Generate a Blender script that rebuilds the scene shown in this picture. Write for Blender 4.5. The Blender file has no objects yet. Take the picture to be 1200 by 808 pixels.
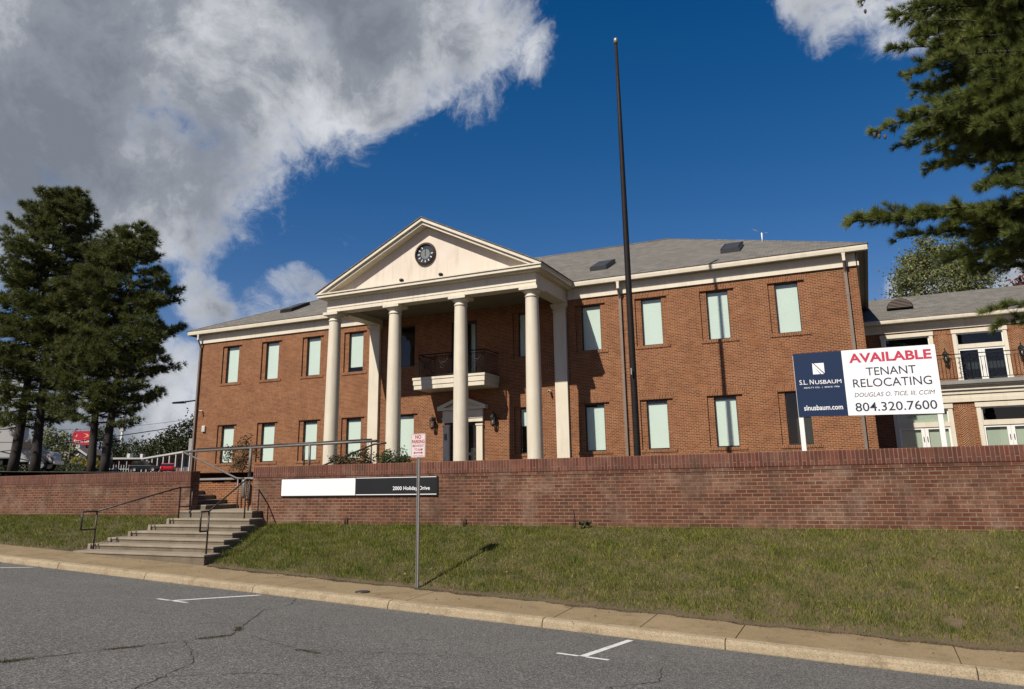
import bpy, bmesh, math, random
import numpy as np
from mathutils import Matrix, Vector

R = math.radians
random.seed(7)
rng = np.random.default_rng(11)
scn = bpy.context.scene
COL = scn.collection

# ------------------------------------------------------------------ camera
cam = bpy.data.cameras.new("camera")
cam.sensor_width = 36.0
cam.lens = 884.0 / 1200.0 * 36.0
cam.shift_y = -46.0 / 1200.0
cam.clip_start = 0.1
cam.clip_end = 3000
camo = bpy.data.objects.new("camera", cam)
COL.objects.link(camo)
def cam_matrix(pitch, roll, yaw):
    f = Vector((-math.sin(yaw)*math.cos(pitch), math.cos(yaw)*math.cos(pitch), math.sin(pitch)))
    r = Vector((math.cos(yaw), math.sin(yaw), 0)); u = r.cross(f)
    r2 = r*math.cos(roll) + u*math.sin(roll); u2 = -r*math.sin(roll) + u*math.cos(roll)
    return Matrix((r2, u2, -f)).transposed().to_4x4()
camo.matrix_world = cam_matrix(R(13.17), R(-0.916), R(24.66))
scn.camera = camo
scn.render.resolution_x = 1024
scn.render.resolution_y = 689

# ------------------------------------------------------------------ sun, sky, exposure
SUN_EL = R(44.3)
SUN_TO = Vector((-0.2734, -0.9619, 0)).normalized()          # horizontal direction towards the sun
sd = bpy.data.lights.new("sun", 'SUN'); sd.energy = 5.0; sd.angle = R(0.53); sd.color = (1.0, 0.93, 0.82)
so = bpy.data.objects.new("sun", sd); COL.objects.link(so)
tosun = Vector((SUN_TO.x*math.cos(SUN_EL), SUN_TO.y*math.cos(SUN_EL), math.sin(SUN_EL)))
so.rotation_euler = tosun.to_track_quat('Z', 'Y').to_euler()
so.location = (0, -20, 40)

world = bpy.data.worlds.new("World"); scn.world = world; world.use_nodes = True
def build_world():
    nt = world.node_tree; N = nt.nodes; L = nt.links; N.clear()
    out = N.new('ShaderNodeOutputWorld'); bg = N.new('ShaderNodeBackground')
    L.new(bg.outputs[0], out.inputs[0]); bg.inputs['Strength'].default_value = 0.050
    sky = N.new('ShaderNodeTexSky'); sky.sky_type = 'NISHITA'; sky.sun_disc = False
    sky.sun_elevation = SUN_EL; sky.sun_rotation = math.atan2(SUN_TO.x, SUN_TO.y) % (2*math.pi)
    sky.air_density = 1.0; sky.dust_density = 0.35; sky.ozone_density = 2.2
    tc = N.new('ShaderNodeTexCoord')
    def math_(op, a, b=None, c=None, clamp=False):
        n = N.new('ShaderNodeMath'); n.operation = op; n.use_clamp = clamp
        for i, v in enumerate((a, b, c)):
            if v is None: continue
            if isinstance(v, (int, float)): n.inputs[i].default_value = v
            else: L.new(v, n.inputs[i])
        return n.outputs[0]
    def vmath(op, a, b):
        n = N.new('ShaderNodeVectorMath'); n.operation = op
        for i, v in enumerate((a, b)):
            if v is None: continue
            if isinstance(v, tuple): n.inputs[i].default_value = v
            else: L.new(v, n.inputs[i])
        return n
    d = vmath('NORMALIZE', tc.outputs['Generated'], None).outputs[0]
    def noise(vec, scale, detail=8, rough=0.55, lac=2.0, dist=0.0):
        n = N.new('ShaderNodeTexNoise'); L.new(vec, n.inputs['Vector'])
        n.inputs['Scale'].default_value = scale; n.inputs['Detail'].default_value = detail
        n.inputs['Roughness'].default_value = rough; n.inputs['Lacunarity'].default_value = lac
        n.inputs['Distortion'].default_value = dist
        return n
    warp = noise(d, 4.5, 4, 0.55)
    wv = vmath('SUBTRACT', warp.outputs['Color'], (0.5, 0.5, 0.5)).outputs[0]
    wv2 = N.new('ShaderNodeVectorMath'); wv2.operation = 'SCALE'; L.new(wv, wv2.inputs[0]); wv2.inputs['Scale'].default_value = 0.13
    dw = vmath('NORMALIZE', vmath('ADD', d, wv2.outputs[0]).outputs[0], None).outputs[0]
    # cloud banks: (direction, outer radius deg, inner radius deg, weight)
    blobs = [((-0.80, 0.38, 0.55), 27, 8, 1.00), ((-0.72, 0.52, 0.44), 17, 6, 1.0), ((-0.565, 0.64, 0.55), 11.5, 4, 0.95),
             ((-0.46, 0.67, 0.585), 13.5, 4, 0.92), ((-0.63, 0.65, 0.43), 6.0, 2, 0.52), ((-0.42, 0.755, 0.51), 6.5, 2, 0.70),
             ((-0.84, 0.44, 0.34), 10, 3, 0.95), ((-0.76, 0.56, 0.34), 4.5, 2, 0.66), ((-0.545, 0.715, 0.44), 3.5, 1, 0.40),
             ((-0.335, 0.79, 0.53), 4.0, 1, 0.46), ((-0.755, 0.645, 0.105), 6.5, 2.5, 0.95), ((-0.82, 0.57, 0.05), 9, 3, 1.0),
             ((-0.638, 0.735, 0.222), 3.8, 0.5, 0.80), ((-0.725, 0.655, 0.212), 4.0, 0.5, 0.70), ((-0.675, 0.70, 0.20), 3.4, 0.5, 0.62), ((-0.70, 0.64, 0.31), 2.6, 0.5, 0.42),
             ((0.035, 0.845, 0.545), 6.0, 1.5, 0.80), ((0.085, 0.86, 0.50), 5.5, 1.5, 0.74), ((0.085, 0.972, 0.205), 5.0, 1, 0.82),
             ((0.18, 0.96, 0.19), 6, 2, 0.9), ((0.6, 0.75, 0.35), 8, 4, 0.8)]
    m = None
    for c, ro, ri, w in blobs:
        c = Vector(c).normalized()
        dot = vmath('DOT_PRODUCT', dw, tuple(c)).outputs['Value']
        mr = N.new('ShaderNodeMapRange'); mr.interpolation_type = 'SMOOTHSTEP'
        L.new(dot, mr.inputs['Value'])
        mr.inputs['From Min'].default_value = math.cos(R(ro)); mr.inputs['From Max'].default_value = math.cos(R(ri*0.5))
        mr.inputs['To Min'].default_value = 0.0; mr.inputs['To Max'].default_value = w
        m = mr.outputs[0] if m is None else math_('SMOOTH_MAX', m, mr.outputs[0], 0.08)
    n1 = noise(dw, 8.5, 14, 0.66, 2.15)
    n2 = noise(dw, 2.6, 4, 0.5)
    n3 = noise(d, 5.0, 6, 0.55)
    fl = math_('ADD', math_('MULTIPLY', math_('SUBTRACT', n1.outputs['Fac'], 0.5), 1.7), math_('MULTIPLY', math_('SUBTRACT', n2.outputs['Fac'], 0.5), 0.6))
    dens = math_('SUBTRACT', math_('ADD', m, fl), 0.44)
    cov = N.new('ShaderNodeMapRange'); cov.interpolation_type = 'SMOOTHSTEP'; L.new(dens, cov.inputs['Value'])
    cov.inputs['From Min'].default_value = -0.10; cov.inputs['From Max'].default_value = 0.42
    # thin sunlit rims are bright, the thick middle of a cloud seen from below is grey
    thick = N.new('ShaderNodeMapRange'); L.new(math_('ADD', dens, math_('MULTIPLY', math_('SUBTRACT', n3.outputs['Fac'], 0.5), -2.2)), thick.inputs['Value'])
    thick.inputs['From Min'].default_value = 0.0; thick.inputs['From Max'].default_value = 0.80
    ramp = N.new('ShaderNodeValToRGB'); L.new(thick.outputs[0], ramp.inputs[0])
    e = ramp.color_ramp.elements
    e[0].position = 0.0; e[0].color = (9.8, 10.1, 10.7, 1)
    e[1].position = 1.0; e[1].color = (2.95, 3.35, 4.05, 1)
    k = e.new(0.30); k.color = (7.0, 7.3, 7.9, 1)
    k = e.new(0.60); k.color = (4.2, 4.6, 5.3, 1)
    hs = N.new('ShaderNodeHueSaturation'); L.new(sky.outputs[0], hs.inputs['Color'])
    hs.inputs['Saturation'].default_value = 1.45; hs.inputs['Value'].default_value = 1.06
    mix = N.new('ShaderNodeMix'); mix.data_type = 'RGBA'
    L.new(cov.outputs[0], mix.inputs['Factor']); tn = N.new('ShaderNodeMix'); tn.data_type = 'RGBA'; tn.blend_type = 'MULTIPLY'; tn.inputs['Factor'].default_value = 1.0; L.new(hs.outputs[0], tn.inputs['A']); tn.inputs['B'].default_value = (1.48, 1.00, 1.08, 1); L.new(tn.outputs['Result'], mix.inputs['A']); L.new(ramp.outputs[0], mix.inputs['B'])
    L.new(mix.outputs['Result'], bg.inputs['Color'])
build_world()
vs = scn.view_settings
vs.view_transform = 'Standard'; vs.look = 'None'; vs.gamma = 1.0; vs.use_curve_mapping = False
vs.exposure = 0.42

# ------------------------------------------------------------------ materials
def srgb(r, g, b):
    f = lambda c: (c/255/12.92) if c/255 <= 0.04045 else ((c/255+0.055)/1.055)**2.4
    return (f(r), f(g), f(b), 1)
class NT:
    def __init__(s, name):
        s.m = bpy.data.materials.new(name); s.m.use_nodes = True
        s.t = s.m.node_tree; s.N = s.t.nodes; s.L = s.t.links
        s.b = s.N['Principled BSDF']; s.out = s.N['Material Output']
    def n(s, typ, **kw):
        x = s.N.new(typ)
        for k, v in kw.items(): setattr(x, k, v)
        return x
    def put(s, sock, v):
        if isinstance(v, (int, float)): sock.default_value = v
        elif isinstance(v, tuple): sock.default_value = v
        else: s.L.new(v, sock)
    def math(s, op, a, b=None, c=None, clamp=False):
        x = s.n('ShaderNodeMath', operation=op, use_clamp=clamp)
        for i, v in enumerate((a, b, c)):
            if v is not None: s.put(x.inputs[i], v)
        return x.outputs[0]
    def coord(s, which='Object'):
        return s.n('ShaderNodeTexCoord').outputs[which]
    def pos(s):
        return s.n('ShaderNodeNewGeometry').outputs['Position']
    def noise(s, vec, scale, detail=4, rough=0.5, out='Fac'):
        x = s.n('ShaderNodeTexNoise'); s.L.new(vec, x.inputs['Vector'])
        x.inputs['Scale'].default_value = scale; x.inputs['Detail'].default_value = detail; x.inputs['Roughness'].default_value = rough
        return x.outputs[out]
    def scalev(s, vec, sc):
        x = s.n('ShaderNodeMapping'); s.L.new(vec, x.inputs['Vector']); x.inputs['Scale'].default_value = sc
        return x.outputs[0]
    def maprange(s, v, a, b, c=0.0, d=1.0):
        x = s.n('ShaderNodeMapRange'); s.L.new(v, x.inputs['Value'])
        for i, q in zip(('From Min', 'From Max', 'To Min', 'To Max'), (a, b, c, d)): x.inputs[i].default_value = q
        return x.outputs[0]
    def mix(s, fac, a, b, blend='MIX'):
        x = s.n('ShaderNodeMix', data_type='RGBA', blend_type=blend)
        s.put(x.inputs['Factor'], fac); s.put(x.inputs['A'], a); s.put(x.inputs['B'], b)
        return x.outputs['Result']
    def bump(s, h, strength=0.3, dist=0.01):
        x = s.n('ShaderNodeBump'); s.L.new(h, x.inputs['Height'])
        x.inputs['Strength'].default_value = strength; x.inputs['Distance'].default_value = dist
        s.L.new(x.outputs[0], s.b.inputs['Normal'])
    def col(s, v): s.put(s.b.inputs['Base Color'], v)
    def rough(s, v): s.put(s.b.inputs['Roughness'], v)
ALB = 0.80      # overall albedo scale of the painted and natural surfaces
def rgb(*c): return (c[0]*ALB, c[1]*ALB, c[2]*ALB, 1)

def mat_plain(name, c, rough=0.5, metal=0.0, var=0.12, scale=3.0, spec=0.4):
    M = NT(name); p = M.pos()
    f = M.noise(p, scale, 5, 0.6)
    M.col(M.mix(M.maprange(f, 0.25, 0.75), rgb(*[x*(1-var) for x in c]), rgb(*[min(1, x*(1+var)) for x in c])))
    M.rough(rough); M.b.inputs['Metallic'].default_value = metal; M.b.inputs['Specular IOR Level'].default_value = spec
    return M.m

def mat_brick(name, c1, c2, c3, mortar, bw=0.203, rh=0.0677, ms=0.006, stain=0.0, bumpd=0.006, big=0.25, msmooth=0.1):
    M = NT(name); uv = M.coord('UV')
    b = M.n('ShaderNodeTexBrick'); M.L.new(uv, b.inputs['Vector'])
    b.inputs['Scale'].default_value = 1.0; b.inputs['Brick Width'].default_value = bw; b.inputs['Row Height'].default_value = rh
    b.inputs['Mortar Size'].default_value = ms; b.inputs['Mortar Smooth'].default_value = msmooth
    b.inputs['Color1'].default_value = (0, 0, 0, 1); b.inputs['Color2'].default_value = (1, 1, 1, 1); b.inputs['Mortar'].default_value = (0.5, 0.5, 0.5, 1)
    b.inputs['Bias'].default_value = 0.0
    p = M.pos()
    ramp = M.n('ShaderNodeValToRGB'); M.L.new(b.outputs['Color'], ramp.inputs[0])
    e = ramp.color_ramp.elements; e[0].color = rgb(*c1); e[1].color = rgb(*c2); k = e.new(0.5); k.color = rgb(*c3)
    c = ramp.outputs[0]
    f = M.noise(p, 0.9, 5, 0.6)
    c = M.mix(M.maprange(f, 0.3, 0.75, 0, big), c, rgb(*[x*0.45 for x in c1]))
    g = M.noise(p, 40, 3, 0.6)
    c = M.mix(M.maprange(g, 0.3, 0.8, 0, 0.35), c, rgb(*[x*0.55 for x in c3]))
    mo = M.mix(M.maprange(M.noise(p, 1.7, 4, 0.6), 0.35, 0.7), rgb(*mortar), rgb(*[x*0.6 for x in mortar]))
    c = M.mix(b.outputs['Fac'], c, mo)
    if stain > 0:
        # efflorescence: pale blotches of lime and streaks, and dark weathering
        s1 = M.noise(M.scalev(p, (1.0, 1.0, 1.3)), 1.3, 9, 0.72)
        c = M.mix(M.math('MULTIPLY', M.maprange(s1, 0.50, 0.78), stain*0.8), c, rgb(0.37, 0.27, 0.195))
        s2 = M.noise(M.scalev(p, (2.0, 2.0, 0.9)), 1.2, 9, 0.70)
        c = M.mix(M.math('MULTIPLY', M.maprange(s2, 0.46, 0.70), 0.72), c, rgb(0.070, 0.040, 0.026))
        s3 = M.noise(M.scalev(p, (2.2, 2.2, 2.6)), 3.4, 10, 0.76)
        c = M.mix(M.math('MULTIPLY', M.maprange(s3, 0.62, 0.78), stain*0.45), c, rgb(0.58, 0.52, 0.46))
    M.col(c); M.rough(0.85); M.b.inputs['Specular IOR Level'].default_value = 0.25
    h = M.math('SUBTRACT', M.math('MULTIPLY', g, 0.35), b.outputs['Fac'])
    M.bump(h, 0.6, bumpd)
    return M.m

def mat_shingle():
    M = NT("asphalt_shingle"); uv = M.coord('UV'); p = M.pos()
    b = M.n('ShaderNodeTexBrick'); M.L.new(uv, b.inputs['Vector'])
    for k, v in (('Scale', 1.0), ('Brick Width', 0.32), ('Row Height', 0.145), ('Mortar Size', 0.008), ('Bias', 0.0)): b.inputs[k].default_value = v
    b.inputs['Color1'].default_value = (0.090, 0.083, 0.070, 1); b.inputs['Color2'].default_value = (0.180, 0.166, 0.140, 1); b.inputs['Mortar'].default_value = (0.050, 0.047, 0.042, 1)
    c = M.mix(M.maprange(M.noise(p, 0.5, 5, 0.6), 0.35, 0.7, 0, 0.5), b.outputs['Color'], rgb(0.12, 0.112, 0.098))
    c = M.mix(M.maprange(M.noise(p, 60, 2), 0.35, 0.75, 0, 0.45), c, rgb(0.10, 0.095, 0.085))
    M.col(c); M.rough(0.95); M.bump(M.math('SUBTRACT', 1.0, b.outputs['Fac']), 0.5, 0.01)
    return M.m

def mat_asphalt():
    M = NT("worn_asphalt"); p = M.pos()
    base = M.mix(M.maprange(M.noise(p, 0.45, 6, 0.6), 0.3, 0.7), rgb(0.130, 0.124, 0.113), rgb(0.172, 0.165, 0.150))
    v = M.n('ShaderNodeTexVoronoi'); M.L.new(p, v.inputs['Vector']); v.inputs['Scale'].default_value = 72.0
    wn = M.n('ShaderNodeSeparateColor'); M.L.new(v.outputs['Color'], wn.inputs[0])
    c = M.mix(M.math('MULTIPLY', M.maprange(wn.outputs[0], 0.66, 0.9), 0.9), base, rgb(0.34, 0.32, 0.285))
    c = M.mix(M.math('MULTIPLY', M.maprange(wn.outputs[1], 0.60, 0.85), 0.9), c, rgb(0.030, 0.029, 0.029))
    c = M.mix(M.maprange(M.noise(p, 24, 4, 0.6), 0.42, 0.72, 0, 0.5), c, rgb(0.055, 0.055, 0.056))
    # hairline cracks with a shape of their own
    pv = M.n('ShaderNodeVectorMath', operation='ADD'); M.L.new(p, pv.inputs[0])
    wz = M.n('ShaderNodeVectorMath', operation='SCALE'); M.L.new(M.noise(p, 1.7, 5, 0.65, 'Color'), wz.inputs[0]); wz.inputs['Scale'].default_value = 0.9
    M.L.new(wz.outputs[0], pv.inputs[1])
    ve = M.n('ShaderNodeTexVoronoi', feature='DISTANCE_TO_EDGE'); M.L.new(M.scalev(pv.outputs[0], (1, 0.6, 1)), ve.inputs['Vector']); ve.inputs['Scale'].default_value = 0.36
    cr = M.maprange(ve.outputs['Distance'], 0.0, 0.0045, 1.0, 0.0)
    gate = M.maprange(M.noise(p, 0.6, 3), 0.46, 0.56)
    c = M.mix(M.math('MULTIPLY', M.math('MULTIPLY', cr, gate), 0.5, clamp=True), c, rgb(0.026, 0.025, 0.023))
    st = M.maprange(M.noise(M.scalev(p, (1, 1.6, 1)), 0.9, 6, 0.7), 0.62, 0.74)
    c = M.mix(M.math('MULTIPLY', st, 0.3), c, rgb(0.060, 0.053, 0.042))
    M.col(c); M.rough(0.92); M.b.inputs['Specular IOR Level'].default_value = 0.3
    M.bump(M.math('ADD', wn.outputs[0], M.math('MULTIPLY', cr, -1.5)), 0.55, 0.006)
    return M.m

def mat_concrete(name, ca, cb, rust=0.35, scale=1.0, agg=0.3):
    M = NT(name); p = M.pos()
    c = M.mix(M.maprange(M.noise(p, 1.1*scale, 7, 0.65), 0.3, 0.7), rgb(*ca), rgb(*cb))
    c = M.mix(M.math('MULTIPLY', M.maprange(M.noise(p, 2.3, 7, 0.7), 0.52, 0.74), rust), c, rgb(ca[0]*0.50, ca[1]*0.44, ca[2]*0.38))
    v = M.n('ShaderNodeTexVoronoi'); M.L.new(p, v.inputs['Vector']); v.inputs['Scale'].default_value = 75.0
    sc = M.n('ShaderNodeSeparateColor'); M.L.new(v.outputs['Color'], sc.inputs[0])
    c = M.mix(M.math('MULTIPLY', M.maprange(sc.outputs[0], 0.6, 1.0), agg), c, rgb(cb[0]*1.35, cb[1]*1.32, cb[2]*1.28))
    c = M.mix(M.math('MULTIPLY', M.maprange(sc.outputs[1], 0.6, 1.0), agg), c, rgb(ca[0]*0.5, ca[1]*0.48, ca[2]*0.45))
    M.col(c); M.rough(0.93); M.b.inputs['Specular IOR Level'].default_value = 0.25
    M.bump(M.math('ADD', M.noise(p, 55, 4, 0.6), M.math('MULTIPLY', sc.outputs[0], 0.5)), 0.4, 0.006)
    return M.m

def mat_cream(name="cream_paint", c=(0.70, 0.635, 0.51)):
    M = NT(name); p = M.pos()
    k = M.mix(M.maprange(M.noise(p, 1.3, 5, 0.6), 0.3, 0.75), rgb(*c), rgb(c[0]*0.90, c[1]*0.89, c[2]*0.86))
    st = M.noise(M.scalev(p, (5, 5, 0.5)), 1.0, 6, 0.65)
    k = M.mix(M.math('MULTIPLY', M.maprange(st, 0.50, 0.76), 0.42), k, rgb(c[0]*0.55, c[1]*0.52, c[2]*0.46))
    M.col(k); M.rough(0.55); M.bump(M.noise(p, 30, 3), 0.08, 0.004)
    return M.m

def mat_glass(name, tint, refl=0.12):
    M = NT(name)
    tr = M.n('ShaderNodeBsdfTransparent'); tr.inputs[0].default_value = (*tint, 1)
    gl = M.n('ShaderNodeBsdfGlossy'); gl.inputs['Roughness'].default_value = 0.015; gl.inputs[0].default_value = (1, 1, 1, 1)
    nz = M.noise(M.pos(), 1.2, 2)
    bp = M.n('ShaderNodeBump'); M.L.new(nz, bp.inputs['Height']); bp.inputs['Strength'].default_value = 0.06; bp.inputs['Distance'].default_value = 0.05
    M.L.new(bp.outputs[0], gl.inputs['Normal'])
    fr = M.n('ShaderNodeLayerWeight'); fr.inputs['Blend'].default_value = 0.5
    f = M.math('MULTIPLY_ADD', M.math('POWER', fr.outputs['Facing'], 5.0), 0.93, 0.04+refl, clamp=True)
    mx = M.n('ShaderNodeMixShader'); M.L.new(f, mx.inputs[0]); M.L.new(tr.outputs[0], mx.inputs[1]); M.L.new(gl.outputs[0], mx.inputs[2])
    M.L.new(mx.outputs[0], M.out.inputs['Surface'])
    return M.m

def mat_leaf(name, ca, cb, cc, transl=0.25, rough=0.55):
    M = NT(name); g = M.n('ShaderNodeNewGeometry')
    ramp = M.n('ShaderNodeValToRGB'); M.L.new(g.outputs['Random Per Island'], ramp.inputs[0])
    e = ramp.color_ramp.elements; e[0].color = rgb(*ca); e[1].color = rgb(*cb); k = e.new(0.5); k.color = rgb(*cc)
    big = M.noise(g.outputs['Position'], 0.9, 4, 0.6)
    c = M.mix(M.maprange(big, 0.35, 0.68, 0, 0.6), ramp.outputs[0], rgb(*ca))
    M.col(c); M.rough(rough); M.b.inputs['Specular IOR Level'].default_value = 0.25
    tl = M.n('ShaderNodeBsdfTranslucent'); M.L.new(c, tl.inputs[0])
    mx = M.n('ShaderNodeMixShader'); mx.inputs[0].default_value = transl
    M.L.new(M.b.outputs[0], mx.inputs[1]); M.L.new(tl.outputs[0], mx.inputs[2]); M.L.new(mx.outputs[0], M.out.inputs['Surface'])
    return M.m

def mat_grass():
    M = NT("grass_blades"); g = M.n('ShaderNodeNewGeometry'); p = g.outputs['Position']
    ramp = M.n('ShaderNodeValToRGB'); M.L.new(g.outputs['Random Per Island'], ramp.inputs[0])
    e = ramp.color_ramp.elements; e[0].color = rgb(0.040, 0.058, 0.010); e[1].color = rgb(0.50, 0.45, 0.14)
    k = e.new(0.35); k.color = rgb(0.115, 0.145, 0.022); k = e.new(0.70); k.color = rgb(0.220, 0.235, 0.042); k = e.new(0.90); k.color = rgb(0.29, 0.30, 0.062)
    x = M.n('ShaderNodeSeparateXYZ'); M.L.new(p, x.inputs[0])
    dry = M.math('ADD', M.noise(p, 1.1, 6, 0.7), M.math('MULTIPLY', M.maprange(x.outputs[0], -16, 3), 0.13))
    c = M.mix(M.maprange(dry, 0.52, 0.76, 0, 0.55), ramp.outputs[0], rgb(0.31, 0.235, 0.095))
    c = M.mix(M.maprange(M.noise(p, 2.2, 6, 0.65), 0.47, 0.64, 0, 0.75), c, rgb(0.068, 0.115, 0.016))
    M.col(c); M.rough(0.8); M.b.inputs['Specular IOR Level'].default_value = 0.04
    tl = M.n('ShaderNodeBsdfTranslucent'); M.L.new(c, tl.inputs[0])
    mx = M.n('ShaderNodeMixShader'); mx.inputs[0].default_value = 0.16
    M.L.new(M.b.outputs[0], mx.inputs[1]); M.L.new(tl.outputs[0], mx.inputs[2]); M.L.new(mx.outputs[0], M.out.inputs['Surface'])
    return M.m

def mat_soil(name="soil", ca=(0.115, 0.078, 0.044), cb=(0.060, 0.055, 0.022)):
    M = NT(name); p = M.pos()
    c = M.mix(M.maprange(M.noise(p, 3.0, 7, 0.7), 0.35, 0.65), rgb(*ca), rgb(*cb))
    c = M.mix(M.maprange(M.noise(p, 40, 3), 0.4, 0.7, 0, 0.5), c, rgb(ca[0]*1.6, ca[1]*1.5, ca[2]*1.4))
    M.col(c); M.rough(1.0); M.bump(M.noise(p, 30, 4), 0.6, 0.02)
    return M.m

def mat_bark(name, ca, cb):
    M = NT(name); p = M.pos()
    f = M.noise(M.scalev(p, (6, 6, 1.2)), 1.6, 7, 0.7)
    M.col(M.mix(M.maprange(f, 0.35, 0.65), rgb(*ca), rgb(*cb))); M.rough(0.95); M.bump(f, 0.8, 0.04)
    return M.m

def mat_paint_line():
    M = NT("worn_white_line_paint"); p = M.pos()
    f = M.noise(p, 22, 6, 0.7); f2 = M.noise(p, 3.5, 5, 0.7)
    k = M.maprange(M.math('ADD', M.math('MULTIPLY', f, 0.6), M.math('MULTIPLY', f2, 0.6)), 0.64, 0.80)
    M.col(M.mix(k, rgb(0.72, 0.71, 0.68), rgb(0.22, 0.21, 0.20))); M.rough(0.8)
    return M.m

MT = {}
def mats():
    m = MT
    m['brick'] = mat_brick("orange_red_brick", (0.140, 0.040, 0.014), (0.285, 0.096, 0.035), (0.215, 0.065, 0.023), (0.42, 0.27, 0.15), ms=0.0085)
    m['brick_dark'] = mat_brick("weathered_dark_red_brick", (0.098, 0.034, 0.019), (0.205, 0.080, 0.044), (0.140, 0.048, 0.027), (0.275, 0.190, 0.122), rh=0.0792, bw=0.234, ms=0.0080, stain=0.75, bumpd=0.01, big=0.4)
    m['brick_chevron'] = mat_brick('herringbone_brick', (0.135, 0.036, 0.012), (0.265, 0.086, 0.031), (0.200, 0.058, 0.020), (0.52, 0.36, 0.21), rh=0.085, bw=0.9, ms=0.013)
    m['brick_cap'] = mat_brick("dark_red_soldier_brick", (0.105, 0.032, 0.021), (0.215, 0.075, 0.046), (0.145, 0.043, 0.028), (0.24, 0.155, 0.11), rh=0.0792, bw=0.67, ms=0.0075, stain=0.25, bumpd=0.012, big=0.5)
    m['shingle'] = mat_shingle()
    m['asphalt'] = mat_asphalt()
    m['sidewalk'] = mat_concrete("tan_sidewalk_concrete", (0.225, 0.162, 0.088), (0.31, 0.235, 0.135), 0.7, agg=0.4)
    m['kerb'] = mat_concrete("pale_kerb_concrete", (0.27, 0.212, 0.135), (0.40, 0.325, 0.215), 0.9, 1.6, agg=0.5)
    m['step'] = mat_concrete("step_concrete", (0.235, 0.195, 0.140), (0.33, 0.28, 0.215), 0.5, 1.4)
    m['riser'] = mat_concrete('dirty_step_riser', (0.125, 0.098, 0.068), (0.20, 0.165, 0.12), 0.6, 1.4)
    m['cap'] = mat_concrete("grey_cap_concrete", (0.22, 0.215, 0.20), (0.30, 0.295, 0.28), 0.3)
    m['cream'] = mat_cream()
    m['soffit'] = mat_plain('shade_darkened_soffit', (0.20, 0.175, 0.135), 0.7)  # shade under eaves and portico ceiling is put into this dark colour
    m['stucco'] = mat_cream("pink_cream_stucco", (0.69, 0.605, 0.505))
    m['white'] = mat_plain("white_painted_wood", (0.80, 0.79, 0.75), 0.5, var=0.04)
    m['signwhite'] = mat_plain("white_sign_panel", (0.84, 0.84, 0.84), 0.45, var=0.02, scale=1.0)
    m['navy'] = mat_plain("navy_sign_panel", (0.013, 0.028, 0.072), 0.6, var=0.04, scale=1.0, spec=0.15)
    m['crimson'] = mat_plain("crimson_lettering", (0.50, 0.030, 0.075), 0.5, var=0.03)
    m['ink'] = mat_plain("dark_blue_lettering", (0.024, 0.036, 0.062), 0.5, var=0.03)
    m['black_panel'] = mat_plain("black_sign_panel", (0.011, 0.012, 0.013), 0.4, var=0.1)
    m['redink'] = mat_plain("faded_red_lettering", (0.33, 0.028, 0.055), 0.5, var=0.1)
    m['retro'] = mat_plain("pale_pink_sign_sheet", (0.66, 0.57, 0.55), 0.4, var=0.05)
    m['galv'] = mat_plain("galvanised_steel", (0.30, 0.29, 0.27), 0.5, 0.6, var=0.15, scale=20)
    m['rail'] = mat_plain("dark_bronze_rail_paint", (0.050, 0.040, 0.034), 0.45, 0.2, var=0.25, scale=12)
    m['railgrey'] = mat_plain("weathered_grey_rail_paint", (0.16, 0.145, 0.125), 0.5, 0.2, var=0.25, scale=8)
    m['pole'] = mat_plain("dark_brown_pole_paint", (0.016, 0.013, 0.012), 0.6, 0.0, var=0.3, scale=6, spec=0.15)
    m['iron'] = mat_plain("black_iron", (0.012, 0.012, 0.012), 0.4, 0.3)
    m['bronze'] = mat_plain("dark_bronze_frame", (0.030, 0.030, 0.030), 0.45, 0.3)
    m['spout'] = mat_plain("brown_downspout", (0.20, 0.155, 0.125), 0.5, 0.1)
    m['glass'] = mat_glass("green_tinted_glass", (0.885, 0.955, 0.93), 0.0)
    m['lampglass'] = mat_glass("lamp_glass", (0.75, 0.75, 0.72), 0.05)
    m['blind'] = mat_plain("pale_roller_blind", (0.66, 0.69, 0.64), 0.8, var=0.03, scale=0.8)
    m['blind2'] = mat_plain("sage_curtain", (0.40, 0.42, 0.34), 0.8, var=0.05, scale=0.8)
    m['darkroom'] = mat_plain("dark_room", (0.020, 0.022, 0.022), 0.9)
    m['door'] = mat_plain("door_grey", (0.42, 0.41, 0.37), 0.5)
    m['gunmetal'] = mat_plain("clock_dark_blue", (0.022, 0.026, 0.040), 0.4)
    m['clockgrey'] = mat_plain("clock_dial_grey", (0.17, 0.19, 0.18), 0.4)
    m['clockrim'] = mat_plain("clock_rim_brown", (0.095, 0.068, 0.052), 0.4, 0.3)
    m['bark'] = mat_bark("pine_bark", (0.018, 0.014, 0.012), (0.042, 0.032, 0.026))
    m['bark2'] = mat_bark("grey_bark", (0.06, 0.05, 0.04), (0.12, 0.10, 0.08))
    m['pine'] = mat_leaf("pine_needles", (0.042, 0.064, 0.020), (0.260, 0.255, 0.064), (0.135, 0.155, 0.042), transl=0.3)
    m['pine2'] = mat_leaf("long_pine_needles", (0.065, 0.100, 0.030), (0.350, 0.375, 0.085), (0.195, 0.235, 0.056), transl=0.35)
    m['leaf'] = mat_leaf("oak_leaves", (0.085, 0.105, 0.034), (0.30, 0.29, 0.115), (0.175, 0.190, 0.066))
    m['leafdark'] = mat_leaf("far_tree_leaves", (0.030, 0.042, 0.014), (0.090, 0.085, 0.026), (0.052, 0.062, 0.020))
    m['leafred'] = mat_leaf("red_leaves", (0.12, 0.035, 0.032), (0.23, 0.085, 0.060), (0.17, 0.055, 0.045))
    m['leafyellow'] = mat_leaf("yellow_leaves", (0.22, 0.19, 0.022), (0.46, 0.37, 0.05), (0.33, 0.28, 0.03))
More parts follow.
